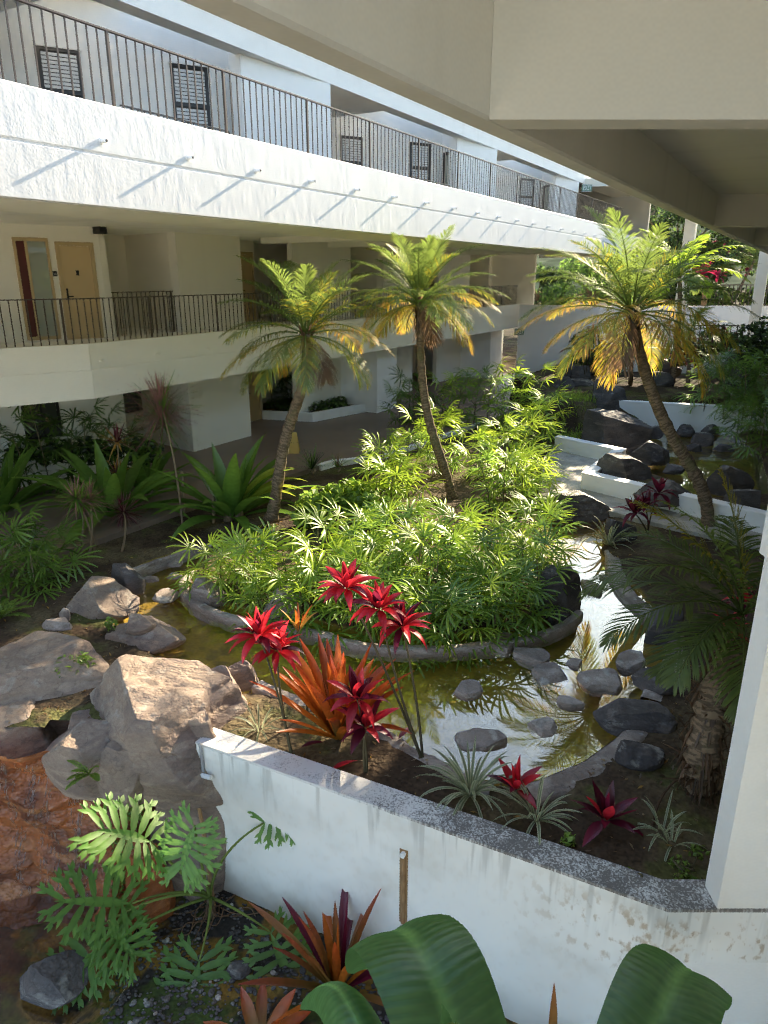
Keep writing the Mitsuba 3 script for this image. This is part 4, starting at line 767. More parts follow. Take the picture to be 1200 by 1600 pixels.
def palm(label, trunk, r, n, L, seed, nl=46, ll=.36, lw=.010, fibre=True, group=None, key='date_palm', yellow=.3, sun=0.6):
    """A feather palm: a bent, ringed trunk with a skirt of old leaf bases, and each frond its own part."""
    k = thing(key, label, 'palm tree', group); rng = np.random.default_rng(seed)
    c = spline(trunk, 40); rr = np.linspace(r * 1.35, r, 40); rr[:4] *= (1.35, 1.2, 1.1, 1.04); rr *= 1 + .09 * np.sin(np.arange(40) * 2.6) + .04 * rng.normal(size=40)
    v, f, uv = tube(c, rr, 14); v = v + .016 * (meshkit.fbm(v * 14, 3, seed)[:, None] - .5) * r / .1
    part(k, 'trunk', trimesh.Trimesh(v, f, process=False), 'palm_bark', smooth=True, uv=uv)
    top = c[-1]; ax = c[-1] - c[-5]; ax /= np.linalg.norm(ax)
    mb = MB()
    for i in range(70):          # old leaf bases and fibre below the crown
        az = rng.uniform(0, 2 * PI); h = rng.uniform(-.75, -.02) * (1.0 if fibre else .5)
        m = turn(blade(rng.uniform(.16, .38), .022, rng.uniform(.9, 1.4) if rng.random() < .6 else rng.uniform(-1.5, -1.1), .3, 4, .2, 'strap', 'brown', (.05, .7), bright=rng.uniform(.4, 1.1)), az, top + ax * h * .6 + [math.cos(az) * r * .9, math.sin(az) * r * .9, 0])
        mb.add(*m)
    put(k, 'leaf_bases', mb, 'leaf', kind='stuff')
    for i in range(n):
        q = (i + .5) / n; az = GA * i + rng.normal(0, .12); el = 1.40 - 1.62 * q ** .95 + rng.normal(0, .08); be = .70 + .50 * q + rng.normal(0, .12); l = L * rng.uniform(.88, 1.08) * (1 - .25 * (q < .12)) * (1 - .12 * (q > .8))
        toward = math.cos(az - (PI / 2 - SUN_AZ))
        row, row2 = 'palm', None
        if q > .965: row = 'brown'; el -= .35; l *= .55
        elif q > .55 and rng.random() < .30 + yellow: row, row2 = ('palm_yellow', 'palm_dead') if rng.random() < .6 else ('palm', 'palm_yellow')  # yellow rows: ageing leaves, with some backlight put into the colour
        elif rng.random() < yellow * .6: row, row2 = 'palm', 'palm_yellow'
        for again in range(6):          # a frond that would grow through the beams overhead bends lower and stays shorter
            m = turn(frond_mesh(l, el, be, nl, ll, lw, row, rng, vee=.5 - .3 * q, droop=.35 + .5 * q, t=(.15, .8), bright=rng.uniform(.8, 1.15), twist=rng.normal(0, .07), row2=row2), az, top + ax * (.10 - .16 * q) + [math.cos(az) * r * .5, math.sin(az) * r * .5, 0])
            if not pierces(m): break
            el -= .22; l *= .86
        leaf_part(k, m, 'frond')
    mb = MB()
    for i in range(5):           # dry fruit stalks and hanging dead leaf tips
        az = rng.uniform(0, 2 * PI); m = blade(rng.uniform(.5, .9), .018, rng.uniform(-.2, .3), 1.7, 8, .2, 'strap', 'brown', (.2, .9), bright=rng.uniform(.7, 1.2)); mb.add(*turn(m, az, top - ax * .08))
    put(k, 'dry_stalks', mb, 'leaf', kind='stuff')
    return k
palm('left palm, growing at the edge of the brown walkway, half in shade', [(-2.417, 14.4, 0.048), (-2.187, 14.4, 1.141), (-1.946, 14.4, 2.092), (-1.684, 14.4, 2.787), (-1.532, 14.4, 3.449), (-1.541, 14.4, 3.921)], .095, 32, 1.95, 3, nl=46, ll=.44, lw=.0095, yellow=.55)
palm('middle palm with the straightest slim trunk, rising out of the lady palms', [(1.648, 16.3, -0.117), (1.393, 16.3, 0.788), (1.039, 16.3, 1.859), (0.857, 16.3, 2.959), (0.79, 16.3, 4.438)], .085, 46, 1.95, 8, nl=44, ll=.42, lw=.0095, yellow=.5)
palm('right palm leaning left over the low white wall', [(6.866, 14.2, -0.084), (6.428, 14.2, 1.126), (5.864, 14.2, 1.908), (5.336, 14.2, 2.843), (4.989, 14.2, 3.656), (4.788, 14.2, 4.344)], .10, 42, 2.4, 14, nl=50, ll=.48, lw=.0098, yellow=.4)

# ------------------------------------------------------------------ lady palms
def fan_mesh(nl, r, w, spread, row, rng, bright, t):
    mb = MB()
    for i in range(nl):
        a = (i / (nl - 1) - .5) * spread + rng.normal(0, .05); l = r * (1 - .22 * abs(i / (nl - 1) - .5) * 2) * rng.uniform(.9, 1.08)
        v, f, uv = blade(l, w * rng.uniform(.8, 1.2), .25 * math.cos(a) + rng.normal(0, .06), .55 + .5 * rng.random(), 5, .32, 'blunt', row, t, bright=bright * rng.uniform(.88, 1.12))
        mb.add(*turn((v, f, uv), a, np.zeros(3)))
    mb.add(*tube([(-.34, 0, -.10), (-.16, 0, -.03), (0, 0, 0)], [.007, .006, .005], 5, row='stem_green', bright=.7))
    return mb.get()
FANS = {}
rngf = np.random.default_rng(21)
for tone, (row, t, br) in dict(green=('rhapis', (.05, .55), .95), mid=('rhapis', (.25, .95), 1.1), lime=('rhapis_lime', (.1, .8), 1.0), dark=('rhapis', (.0, .3), .62)).items():  # dark is a shaded copy of the green fans, shade in the leaf colour
    for i in range(5):
        v, f, uv = fan_mesh(int(rngf.integers(10, 14)), .45, .0175, rngf.uniform(3.2, 4.5), row, rngf, br * (.85 + .08 * i), t)
        FANS[tone, i] = mikit.ply(trimesh.Trimesh(v, f, process=False), 'leaf_gloss', smooth=True, uv=uv)
def lady_palm(label, spots, hgt, tones, seed, size=1.0, nleaf=12, group='lady palms of the courtyard', low=.14):
    """One clump: several thin canes, each with its fans; spots are the feet of the canes."""
    k = thing('lady_palm', label, 'palm plant', group); rng = np.random.default_rng(seed)
    for (x, y, z) in spots:
        z = gz(x, y) if z == 0 else z
        h = hgt * rng.uniform(.62, 1.0); lean = rng.normal(0, .09, 2) * h
        c = spline([(x, y, z - .05), (x + lean[0] * .3, y + lean[1] * .3, z + h * .5), (x + lean[0], y + lean[1], z + h)], 8)
        v, f, uv = tube(c, np.linspace(.016, .011, 8), 6, row='cane', bright=.9); part(k, 'cane', trimesh.Trimesh(v, f, process=False), 'wood', smooth=True, uv=uv)
        for i in range(nleaf):
            q = i / (nleaf - 1); az = GA * i + rng.uniform(0, .8); hh = 1 - (1 - low) * q
            p = np.array([np.interp(hh, np.linspace(0, 1, 8), c[:, j]) for j in range(3)]); el = 1.15 - 1.25 * q + rng.normal(0, .15)
            sc = size * rng.uniform(.85, 1.2) * (1 - .15 * (i == 0)); d = np.array([math.cos(az) * math.cos(el * .6), math.sin(az) * math.cos(el * .6), math.sin(el * .6)])
            o = p + d * .33 * sc; tone = tones[int(rng.integers(len(tones)))] if q < .72 else ('mid' if tones[0] != 'dark' else 'dark')
            scene[numbered(k + '__leaf')] = {**FANS[tone, int(rng.integers(5))], 'to_world': T().translate(o.tolist()) @ T().rotate([0, 0, 1], math.degrees(az)) @ T().rotate([0, 1, 0], -math.degrees(el * .75 - .15)) @ T().rotate([1, 0, 0], float(rng.normal(0, 16))) @ T().scale(float(sc))}
    return k
GL = ('lime', 'lime', 'mid'); GM = ('mid', 'green', 'lime'); LL = ('lime', 'lime', 'lime'); DK_SHADE = ('dark',)
for label, spots, h, tones, seed, size, nl in (
    ('lime green lady palm at the left tip of the island, leaning over the golden water', [(-3.141, 11.355, 0), (-2.84, 11.355, 0)], 0.6, LL, 1, .85, 9),
    ('low lime lady palm second from the left tip of the island', [(-2.436, 10.827, 0), (-2.169, 10.701, 0), (-2.37, 11.219, 0), (-2.072, 11.085, 0)], 0.8, LL, 2, .9, 10),
    ('lady palm behind the leftmost red plant, at the island front', [(-1.722, 10.178, 0), (-1.302, 10.043, 0), (-1.619, 10.955, 0), (-1.122, 10.827, 0)], 0.8, GL, 3, .95, 12),
    ('bright lady palm above the bare grey rock at the island front', [(-0.851, 10.043, 0), (-0.491, 9.825, 0), (-0.756, 10.955, 0), (-1.126, 11.494, 0)], 1.0, GL, 4, 1.0, 13),
    ('lady palm right behind the upper red plant', [(-0.097, 9.677, 0), (0.211, 9.574, 0), (0.052, 10.579, 0), (-0.273, 11.085, 0)], 0.95, GM, 5, 1.0, 13),
    ('dark-bottomed lady palm at the middle of the island front', [(0.572, 9.472, 0), (0.953, 9.472, 0), (0.822, 10.34, 0), (0.529, 10.701, 0)], 0.95, GM, 6, 1.0, 13),
    ('lady palm at the island front, left of the smooth dark rock', [(1.298, 9.574, 0), (1.669, 9.677, 0), (1.607, 10.458, 0), (1.322, 10.701, 0)], 0.95, GM, 7, 1.0, 13),
    ('lady palm hanging over the smooth dark rock at the island tip', [(2.026, 9.89, 0), (2.42, 10.224, 0), (2.321, 10.955, 0), (2.094, 11.219, 0)], 0.95, GM, 8, 1.0, 13),
    ('lady palm on the island facing the dark boulder by the path', [(2.674, 11.636, 0), (3.007, 12.395, 0), (2.677, 12.557, 0)], 0.95, GM, 9, 1.0, 13),
    ('lady palm in the heart of the island, left half', [(-0.46, 11.781, 0), (0, 11.636, 0), (0.341, 11.636, 0), (-0.176, 12.081, 0)], 0.95, GL, 10, 1.0, 12),
    ('lady palm in the heart of the island, right half', [(1.013, 11.494, 0), (1.413, 11.55, 0), (1.84, 11.781, 0), (1.294, 12.081, 0)], 0.95, GL, 11, 1.0, 12),
    ('bright lady palm just left of the middle palm trunk', [(-0.215, 15.068, 0), (0.141, 14.844, 0), (0.573, 15.068, 0), (0, 15.779, 0)], 1.25, LL, 12, 1.05, 12),
    ('bright lady palm just right of the middle palm trunk', [(2.362, 15.068, 0), (2.613, 14.844, 0), (2.935, 15.068, 0), (2.836, 15.779, 0)], 1.3, GL, 13, 1.05, 12),
    ('bright lady palm spilling over the pale path', [(3.164, 15.535, 0), (3.655, 16.287, 0), (3.67, 17.398, 0)], 1.1, LL, 14, 1.05, 13),
    ('lady palm behind the middle palm trunk', [(0.861, 18.457, 0), (1.565, 18.656, 0), (2.324, 18.457, 0), (1.618, 19.35, 0)], 1.6, LL, 15, 1.1, 12),
    ('lady palm with yellow-lit crown between the trunk and the path', [(2.945, 18.007, 0), (3.506, 18.326, 0), (4.135, 19.35, 0), (3.416, 19.35, 0)], 1.55, LL, 16, 1.1, 12),
    ('lady palm at the walkway edge, behind the round-leaved bush', [(-0.082, 17.398, 0), (0.237, 16.826, 0), (0.58, 17.698, 0)], 1.25, GM, 17, 1.05, 12),
    ('tall dark lady palm against the pale walkway wall', [(0.565, 24.76, 0), (1.116, 24.424, 0), (1.696, 24.76, 0), (0.945, 25.944, 0)], 1.6, ('dark', 'green'), 18, 1.15, 10),
    ('tall lady palm below the far doors, left one', [(2.061, 25.104, 0), (2.567, 24.424, 0), (3.165, 24.76, 0), (3.512, 23.989, 0)], 1.9, GM, 19, 1.2, 12),
    ('tall lady palm below the far doors, right one, brightly lit', [(3.951, 23.989, 0), (4.444, 23.672, 0), (5.049, 23.989, 0), (4.621, 25.339, 0)], 2.0, GL, 20, 1.2, 12),
    ('lady palm beside the path light, nearest the far cascade', [(4.901, 22.2, 0), (5.372, 22.671, 0), (4.521, 21.309, 0)], 1.5, GL, 21, 1.15, 12),
    ('shaded lady palm at the left edge, in front of the broad-leaved lilies', [(-6.404, 11.355, 0), (-5.944, 11.085, 0), (-5.853, 11.494, 0), (-6.441, 11.781, 0)], 1.0, ('green', 'dark', 'green'), 22, 1.0, 12),
    ('dark lady palm on the right bank of the far pond, lower one', [(10.662, 20.457, 0.2), (10.454, 19.288, 0.2), (11.761, 21.312, 0.2), (10.781, 21.312, 0.2)], 1.5, ('green', 'dark'), 23, 1.2, 12),
    ('dark lady palm on the right bank of the far pond, upper one', [(10.384, 22.907, 0.9), (10.502, 21.793, 0.9), (10.848, 21.274, 0.9), (11.345, 24.132, 0.9)], 1.7, ('green', 'dark'), 24, 1.25, 12),
    ('dark lady palm at the right edge, highest on the far bank', [(11.796, 22.627, 0.95), (11.647, 21.528, 0.95), (12.514, 22.627, 0.95)], 2.1, ('green', 'dark', 'mid'), 25, 1.3, 12),
    ('lady palm coloured dark as in shade, against the ground-floor wall at far left', [(-8.985, 16.287, 0), (-8.522, 16.445, 0), (-8.105, 16.553, 0), (-7.604, 16.661, 0)], 2.3, DK_SHADE, 26, 1.15, 10),
    ('lady palm coloured dark as in shade, against the wall right of the first window', [(-7.356, 16.826, 0), (-6.944, 16.994, 0), (-6.545, 17.223, 0)], 2.1, DK_SHADE, 27, 1.15, 10),
    ('shaded lady palm in the planting box, left end', [(-4.423, 27.958, 0.25), (-3.628, 27.663, 0.25), (-4.214, 29.202, 0.25)], 1.7, DK_SHADE, 28, 1.2, 10),
    ('shaded lady palm in the planting box, right end', [(-2.239, 29.202, 0.25), (-1.48, 29.864, 0.25), (-1.946, 30.912, 0.25)], 1.8, DK_SHADE, 29, 1.2, 10)):
    lady_palm(label, spots, h, tones, seed, size, nl)

# ------------------------------------------------------------------ red ti plants, bromeliads, striped grasses
def ti_plant(label, foot, heads, L, w, n, rows, seed, key='ti_plant', bright=(.5, 1.25), **kw):
    k = thing(key, label, 'plant', kw.pop('group', None)); foot = np.array(foot, float)
    for i, h in enumerate(heads):
        h = np.array(h, float); mid = (foot + h) / 2 + [.03 * (-1) ** i, 0, -.02]
        if np.linalg.norm(h - foot) > .12:
            v, f, uv = tube(spline([foot - [0, 0, .05], mid, h], 10), np.linspace(.017, .010, 10), 7, row='cane', bright=.55); part(k, 'stem', trimesh.Trimesh(v, f, process=False), 'wood', smooth=True, uv=uv)
        rosette(k, h, n, L, w, e=kw.get('e', (1.55, -.2)), b=kw.get('b', (.1, 1.25)), rows=rows, seed=seed + i, nseg=7, bsdf='leaf_gloss', t=(.05, .95), fold=.35, bright=bright, az0=i * 1.3)
    return k
ti_plant('red ti plant at the left, crimson rosette on a thin stem before the golden water', (-1.008, 6.609, -0.08), [(-1.327, 6.75, 1.384), (-1.177, 6.9, 1.123)], .36, .044, 30, ('ti_red', 'ti_red', 'ti_maroon'), 31)
ti_plant('tallest bright red ti plant, its heads in front of the lady palms', (0.433, 6.609, -0.08), [(-0.401, 6.9, 1.866), (-0.053, 6.7, 1.723), (0.191, 6.8, 1.464)], .36, .044, 28, ('ti_red', 'ti_red', 'ti_red', 'ti_maroon'), 37)
ti_plant('dark maroon ti plant in front of the orange bromeliad', (-0.185, 6.332, -0.08), [(-0.282, 6.45, 0.794), (-0.189, 6.4, 0.491)], .37, .052, 20, ('ti_maroon', 'ti_maroon', 'ti_red'), 43)
ti_plant('bronze dry-leaved ti plant rising behind the bromeliad', (-0.934, 7.405, -0.08), [(-1.024, 7.6, 0.988)], .34, .022, 9, ('brom_orange', 'palm_dead'), 47, e=(1.5, .9), b=(.1, .5))
ti_plant('small red ti plant beside the big striped grass', (1.317, 6.007, -0.08), [(1.335, 5.939, 0.08)], .38, .045, 12, ('ti_red', 'ti_maroon'), 53, e=(1.5, .3), b=(.0, .7))
ti_plant('low dark maroon ti plant alone in the shaded soil at the right', (2.152, 5.603, -0.08), [(2.134, 5.544, 0.05)], .40, .048, 15, ('ti_maroon', 'ti_maroon', 'ti_red'), 59, e=(1.45, -.05), b=(.0, .75))
ti_plant('glossy dark maroon ti plant before the low white wall', (5.453, 13.807, 0), [(5.182, 13.4, 0.661), (5.507, 13.6, 0.892), (4.928, 13.3, 0.587)], .42, .06, 13, ('ti_maroon',), 61)
ti_plant('maroon-leaved ti plant behind the rust brown ledge', (8.402, 29.84, 1), [(7.538, 28, 2.349), (8.114, 28.4, 2.678)], .75, .08, 12, ('ti_maroon', 'brom_orange'), 67)
ti_plant('distant bright pink ti plant behind the terrace railing', (19.0, 41.0, 3.4), [(17.334, 41, 5), (17.702, 41.2, 5.234)], .8, .09, 12, ('far_pink',), 71)
ti_plant('second, darker distant pink ti plant behind the terrace railing', (20.5, 41.0, 3.4), [(18.316, 41, 5)], .6, .08, 12, ('far_pink', 'ti_maroon'), 73)
ti_plant('red ti plant half hidden by the drooping fronds, beside the pillar', (5.063, 9.081, -0.05), [(4.784, 8.809, 0.35), (5.273, 9.412, 0.5)], .40, .05, 12, ('ti_maroon', 'ti_red'), 79)

def bromeliad(label, c, n, L, w, rows, seed, e=(1.5, .55), b=(.05, .55), **kw):
    k = thing('bromeliad', label, 'plant'); rosette(k, c, n, L, w, e=e, b=b, rows=rows, seed=seed, kind='strap', fold=.55, nseg=9, bsdf='leaf_gloss', t=(.0, .95), core=.05, **kw); return k
bromeliad('large flaming orange bromeliad on the bank between the red ti plants', (-0.519, 6.983, -0.05), 46, 1.12, .058, ('brom_orange', 'brom_orange', 'brom_orange', 'brom_mixed'), 83, bright=(.65, 1.25), e=(1.56, .72), b=(.02, .42))
bromeliad('red and olive bromeliad against the foot of the planter wall', (-0.477, 5.42, -2), 28, 1.15, .044, ('brom_mixed', 'ti_maroon', 'brom_orange', 'brom_mixed'), 89, e=(1.52, .55), b=(.02, .4))
bromeliad('bromeliad with wide russet leaves at the bottom edge of the picture', (-1.191, 4.811, -2), 12, .62, .055, ('brom_mixed', 'brom_orange'), 97, e=(1.2, .2), b=(.1, .6))
k = thing('bromeliad', 'single tall olive bromeliad blade standing in front of the wall, between the banana leaves', 'plant')
for i, (az, el, L) in enumerate(((1.5, 1.42, 1.05), (2.5, .7, .5), (.4, .6, .5), (4.4, .8, .45))):
    leaf_part(k, turn(blade(L, .040, el, .10, 9, .5, 'strap', 'brom_mixed', (.0, .55), bright=1.0), az, np.array((1.501, 4.474, -2))), bsdf='leaf_gloss')

def striped(label, c, n, L, seed, w=.016, **kw):
    k = thing('striped_grass', label, 'plant'); rosette(k, c, n, L, w, e=kw.get('e', (1.35, .35)), b=kw.get('b', (.7, 1.7)), rows=('variegated',), seed=seed, kind='strap', fold=.25, nseg=9, across=True, bsdf='leaf', core=.04, bright=(.75, 1.05)); return k
striped('biggest tuft of white-striped grass, by the pale round stone', (0.891, 6.038, -0.05), 44, .62, 101)
striped('white-striped grass tuft between the two small red plants', (1.497, 5.673, -0.05), 22, .50, 103)
striped('sparse white-striped grass at the right, near the pillar, with one tall blade', (2.667, 5.487, -0.05), 10, .42, 107, w=.012)
striped('little white-striped tuft leaning by the sparse one', (2.702, 5.341, -0.05), 9, .3, 108, w=.012)
striped('thin pale grass tuft at the sunny end of the planter wall', (-1.465, 7.106, -0.05), 16, .40, 109, w=.010)
striped('striped grass behind the dark fronds, before the low white wall', (4.455, 13.198, -0.05), 24, .7, 113, w=.02)
striped('striped grass at the foot of the right palm', (6.746, 13.198, -0.05), 22, .75, 117, w=.02)

# ------------------------------------------------------------------ broad-leaved lilies, dracaenas, bush, ferns
def lily(label, c, n, L, w, seed, rows=('crinum',), **kw):
    k = thing('broad_leaved_lily', label, 'plant'); rosette(k, c, n, L, w, e=kw.get('e', (1.4, .25)), b=kw.get('b', (.25, 1.25)), rows=rows, seed=seed, kind='lance', fold=.28, nseg=12, bsdf='leaf_gloss', t=(.1, .9), core=.12, power=1.8, azr=kw.get('azr')); return k
lily('broad-leaved green lily cut by the left edge of the picture', (-8.561, 15.068, 0), 26, 1.9, .15, 121)
lily('broad-leaved green lily in the shade under the first window', (-5.96, 14.844, 0), 30, 2.0, .155, 123)
lily('broad-leaved green lily in front of the dark doorway', (-5.798, 16.553, 0), 18, 1.7, .13, 129)
k = lily('sunlit broad-leaved lily whose right leaves are coloured yellow-green for the sunlight', (-3.352, 14.8, 0), 32, 1.95, .15, 127, rows=('crinum', 'crinum'))
rng = np.random.default_rng(4)
for i in range(9):  # right-hand leaves in a brighter row, sunlight put into their colour
    leaf_part(k, turn(blade(rng.uniform(1.4, 1.9), .15, rng.uniform(.55, 1.1), rng.uniform(.7, 1.3), 12, .28, 'lance', 'crinum_lit', (.1, .95), bright=rng.uniform(.85, 1.15), power=1.8), rng.uniform(-.6, .9), np.array((-3.235, 14.652, 0.05))), bsdf='leaf_gloss')
for i, p in enumerate([(-3.416, 14.685, -0.05), (-3.164, 14.685, -0.05)]):
    v, f, uv = tube([(p[0], p[1], -.1), (p[0], p[1], .3)], [.11, .07], 9, row='tan', bright=.6); part(k, 'stem', trimesh.Trimesh(v, f, process=False), 'wood', smooth=True, uv=uv)

def dracaena(label, feet, head, n, L, w, rows, seed, e=(1.5, -.9), r=.022, branch=None, b=(.0, .35)):
    k = thing('dracaena', label, 'plant'); heads = [np.array(h, float) for h in head]
    for i, ft in enumerate(feet):
        h = heads[i % len(heads)]; ft = np.array(ft, float); mid = ft * .5 + h * .5 + [.06, 0, 0]
        v, f, uv = tube(spline([ft - [0, 0, .05], mid, h], 12), np.linspace(r * 1.2, r * .7, 12), 7, row='tan', bright=.75); part(k, 'cane', trimesh.Trimesh(v, f, process=False), 'wood', smooth=True, uv=uv)
    for i, h in enumerate(heads):
        rosette(k, h, n, L, w, e=e, b=b, rows=rows, seed=seed + i, kind='taper', fold=.2, nseg=5, joined=True, t=(.1, .9), bright=(.7, 1.2), core=.01)
    return k
dracaena('tall dracaena with a spiky pink-brown head before the second window', [(-4.342, 14.431, -0.05)], [(-4.911, 15.6, 2.321), (-4.915, 15.6, 2.137), (-4.91, 15.6, 1.893)], 110, .95, .016, ('dracaena', 'dracaena', 'dracaena', 'crinum'), 131, e=(1.55, -.7))
dracaena('short dracaena with a round purple-red head, in the bare soil', [(-5.121, 12.918, -0.05)], [(-5.535, 14.315, 0.25)], 120, .52, .014, ('dracaena', 'ti_maroon', 'dracaena'), 137, e=(1.5, -.9))
dracaena('olive dracaena on several thin canes, left of the round purple one', [(-5.915, 12.783, -0.05), (-5.638, 12.584, -0.05), (-5.593, 12.783, -0.05)], [(-5.63, 12.6, 0.97), (-5.561, 12.8, 1.007), (-5.687, 12.5, 1.126)], 70, .5, .016, ('crinum', 'dracaena', 'fern'), 139, e=(1.4, -.7))
dracaena('red-leaved dracaena with dry flower spike among the lilies', [(-6.012, 15.068, 0)], [(-6.06, 15.8, 1.441), (-6.125, 15.7, 0.717)], 30, .50, .03, ('dracaena', 'ti_maroon', 'palm_dead'), 141, e=(1.5, -.6))
dracaena('spiky dark grass tuft at the walkway edge, right of the floor sign', [(-1.928, 18.457, 0)], [(-1.947, 18.671, 0.05)], 60, .75, .013, ('crinum', 'dark'), 143, e=(1.5, .3), r=.03, b=(.1, .5))
dracaena('small reddish tuft at the walkway edge', [(-1.252, 18.656, 0)], [(-1.26, 18.807, 0.05)], 40, .45, .012, ('crinum', 'brown'), 147, e=(1.5, .3), r=.02, b=(.1, .5))
for lab, a, b2 in (('tall bare cut cane left of the sunlit lily', (-3.688, 14.54, 0), (-3.846, 15.4, 0.873)), ('shorter bare cut cane beside the dracaena stem', (-4.495, 15.068, 0), (-4.716, 16, 0.666))):
    v, f, uv = tube([np.array(a) - [0, 0, .1], b2], [.04, .035], 8, row='tan', bright=.8); kk = single('cut_cane', lab, 'stem', trimesh.Trimesh(v, f, process=False), 'wood', smooth=40, uv=None)
    scene[kk] = mikit.ply(trimesh.Trimesh(v, f, process=False), 'wood', smooth=True, uv=uv)

def leaf_cloud(blobs, n, size, row, seed, bright=(.6, 1.2), aspect=.55, up=.4, t=(.1, .9)):
    """Many small leaves through the volume of several ellipsoids (x, y, z, rx, ry, rz), denser towards their skin."""
    rng = np.random.default_rng(seed); B_ = np.array(blobs, float); w = B_[:, 3] * B_[:, 4] * B_[:, 5]; w = w ** .75; ch = rng.choice(len(B_), n, p=w / w.sum())
    d = rng.normal(size=(n, 3)); d /= np.linalg.norm(d, axis=1, keepdims=True); rad = rng.random(n) ** .40
    o = B_[ch, :3] + d * rad[:, None] * B_[ch, 3:]
    nn = d * .6 + rng.normal(size=(n, 3)) * .7 + [0, 0, up]; nn /= np.linalg.norm(nn, axis=1, keepdims=True)
    a = np.cross(nn, rng.normal(size=(n, 3))); a /= np.linalg.norm(a, axis=1, keepdims=True); b = np.cross(nn, a)
    s = size * rng.uniform(.6, 1.3, n)[:, None]
    v = np.stack([o - a * s, o + b * s * aspect - a * s * .1 + nn * s * .12, o + a * s - nn * s * .1, o - b * s * aspect - a * s * .1 + nn * s * .12], 1).reshape(-1, 3)
    i = np.arange(n)[:, None] * 4; f = np.concatenate([i + np.array([0, 1, 2]), i + np.array([0, 2, 3])], 0)
    rows = row if isinstance(row, tuple) else (row,); rr = np.array([ROW[r] for r in rows])[rng.integers(len(rows), size=n)]
    uv = np.stack([np.repeat(rr + rng.uniform(*t, n), 4), np.repeat(rng.uniform(*bright, n), 4)], 1)
    return v, f, uv
def shrub(label, blobs, n, size, row, seed, key='shrub', cat='shrub', stems=5, group=None, **kw):
    k = thing(key, label, cat, group); b = np.array(blobs, float); rng = np.random.default_rng(seed); c = b[:, :3].mean(0); foot = np.array([c[0], c[1], (b[:, 2] - b[:, 5]).min()])
    mb = MB()
    for i in range(stems):
        q = b[i % len(b)]; mb.add(*tube(spline([foot + rng.normal(0, .05, 3) * [1, 1, 0], (foot + q[:3]) / 2 + rng.normal(0, .06, 3), q[:3]], 6), np.linspace(.03, .008, 6) * max(.5, b[:, 3].max()), 5, row='cane', bright=.6))
    put(k, 'branches', mb, 'wood', kind='stuff')
    m = leaf_cloud(blobs, n, size, row, seed, **kw); part(k, 'foliage', leaf_mesh(m), 'leaf', uv=m[2], smooth=False, kind='stuff')
    return k
def blob(p, rx, ry=None, rz=None): return (*p, rx, ry or rx, rz or rx)
shrub('round-leaved bright green bush between the sunlit lily and the lady palms', [blob((-1.364, 14.4, 0.365), .55, .5, .38), blob((-0.758, 14.6, 0.475), .6, .5, .42), blob((-0.269, 14.2, 0.359), .5, .45, .35), blob((-1.611, 14.1, 0.208), .35, .35, .22)], 1500, .085, ('cover', 'cover', 'rhapis_lime'), 151, aspect=.85, up=.9)
shrub('small fern-like plant growing from the sunlit rock', [blob((-4.169, 8.215, 0.1), .22, .2, .18), blob((-4.277, 8.135, 0.1), .16, .15, .12), blob((-4, 8.293, 0.15), .17, .15, .14)], 330, .05, ('fern', 'cover'), 153, key='small_fern', cat='fern', aspect=.35)
shrub('tiny weed in the crack between the peaked and the rounded boulder', [blob((-4.069, 9.484, 0.1), .10)], 60, .035, ('cover',), 155, key='weed', cat='weed')
shrub('small bright weed in the shaded soil under the striped grass', [blob((1.731, 5.357, -0.02), .07, .07, .06)], 60, .03, ('cover',), 156, key='weed', cat='weed', aspect=.7)
shrub('low clover-like weeds in the soil beside the pillar', [blob((2.68, 4.917, -0.05), .12, .12, .04), blob((2.666, 5.097, -0.05), .10, .10, .04), blob((2.903, 5.248, -0.05), .10, .10, .03)], 170, .022, ('cover', 'fern'), 157, key='weed', cat='weed', aspect=.8)
shrub('single clover-like weed near the coping of the planter wall', [blob((2.191, 5.009, -0.05), .05, .05, .03)], 40, .02, ('cover',), 158, key='weed', cat='weed', aspect=.8)
shrub('weeds in the foot of the island beside the right rock', [blob((2.619, 10.111, 0), .12, .1, .08)], 80, .03, ('cover',), 159, key='weed', cat='weed')
shrub('green moss and creeping weeds beside the tall boulder at the waterfall', [blob((-2.85, 6.6, -.75), .16, .12, .22), blob((-2.95, 6.45, -1.2), .16, .12, .25), blob((-3.0, 6.35, -1.5), .13, .12, .2)], 420, .025, ('fern', 'crinum'), 160, key='moss', cat='moss', aspect=.7)
k = thing('small_fern', 'small fern on the ledge above the rust red rock face', 'fern'); rng = np.random.default_rng(9)
for i in range(9):
    m = frond_mesh(.26 * rng.uniform(.8, 1.2), rng.uniform(.3, 1.2), .9, 14, .055, .009, 'fern', rng, vee=.1, droop=.2); leaf_part(k, turn(m, rng.uniform(2.2, 6.0), np.array((-3.25, 6.52, -.22))), 'frond')
k = thing('fern', 'tuft of pale fern at the left edge, beside the wide flat rock', 'fern')
for i in range(12):
    m = frond_mesh(.5 * rng.uniform(.8, 1.2), rng.uniform(.4, 1.2), .9, 18, .09, .012, 'fern', rng, vee=.1, droop=.2); leaf_part(k, turn(m, GA * i, np.array((-5.901, 9.89, 0))), 'frond')
lily('low strap-leaved plant at the left edge below the shaded lady palm', (-6.389, 10.935, -0.05), 14, .55, .04, 163, rows=('crinum', 'fern'), e=(1.2, .2))

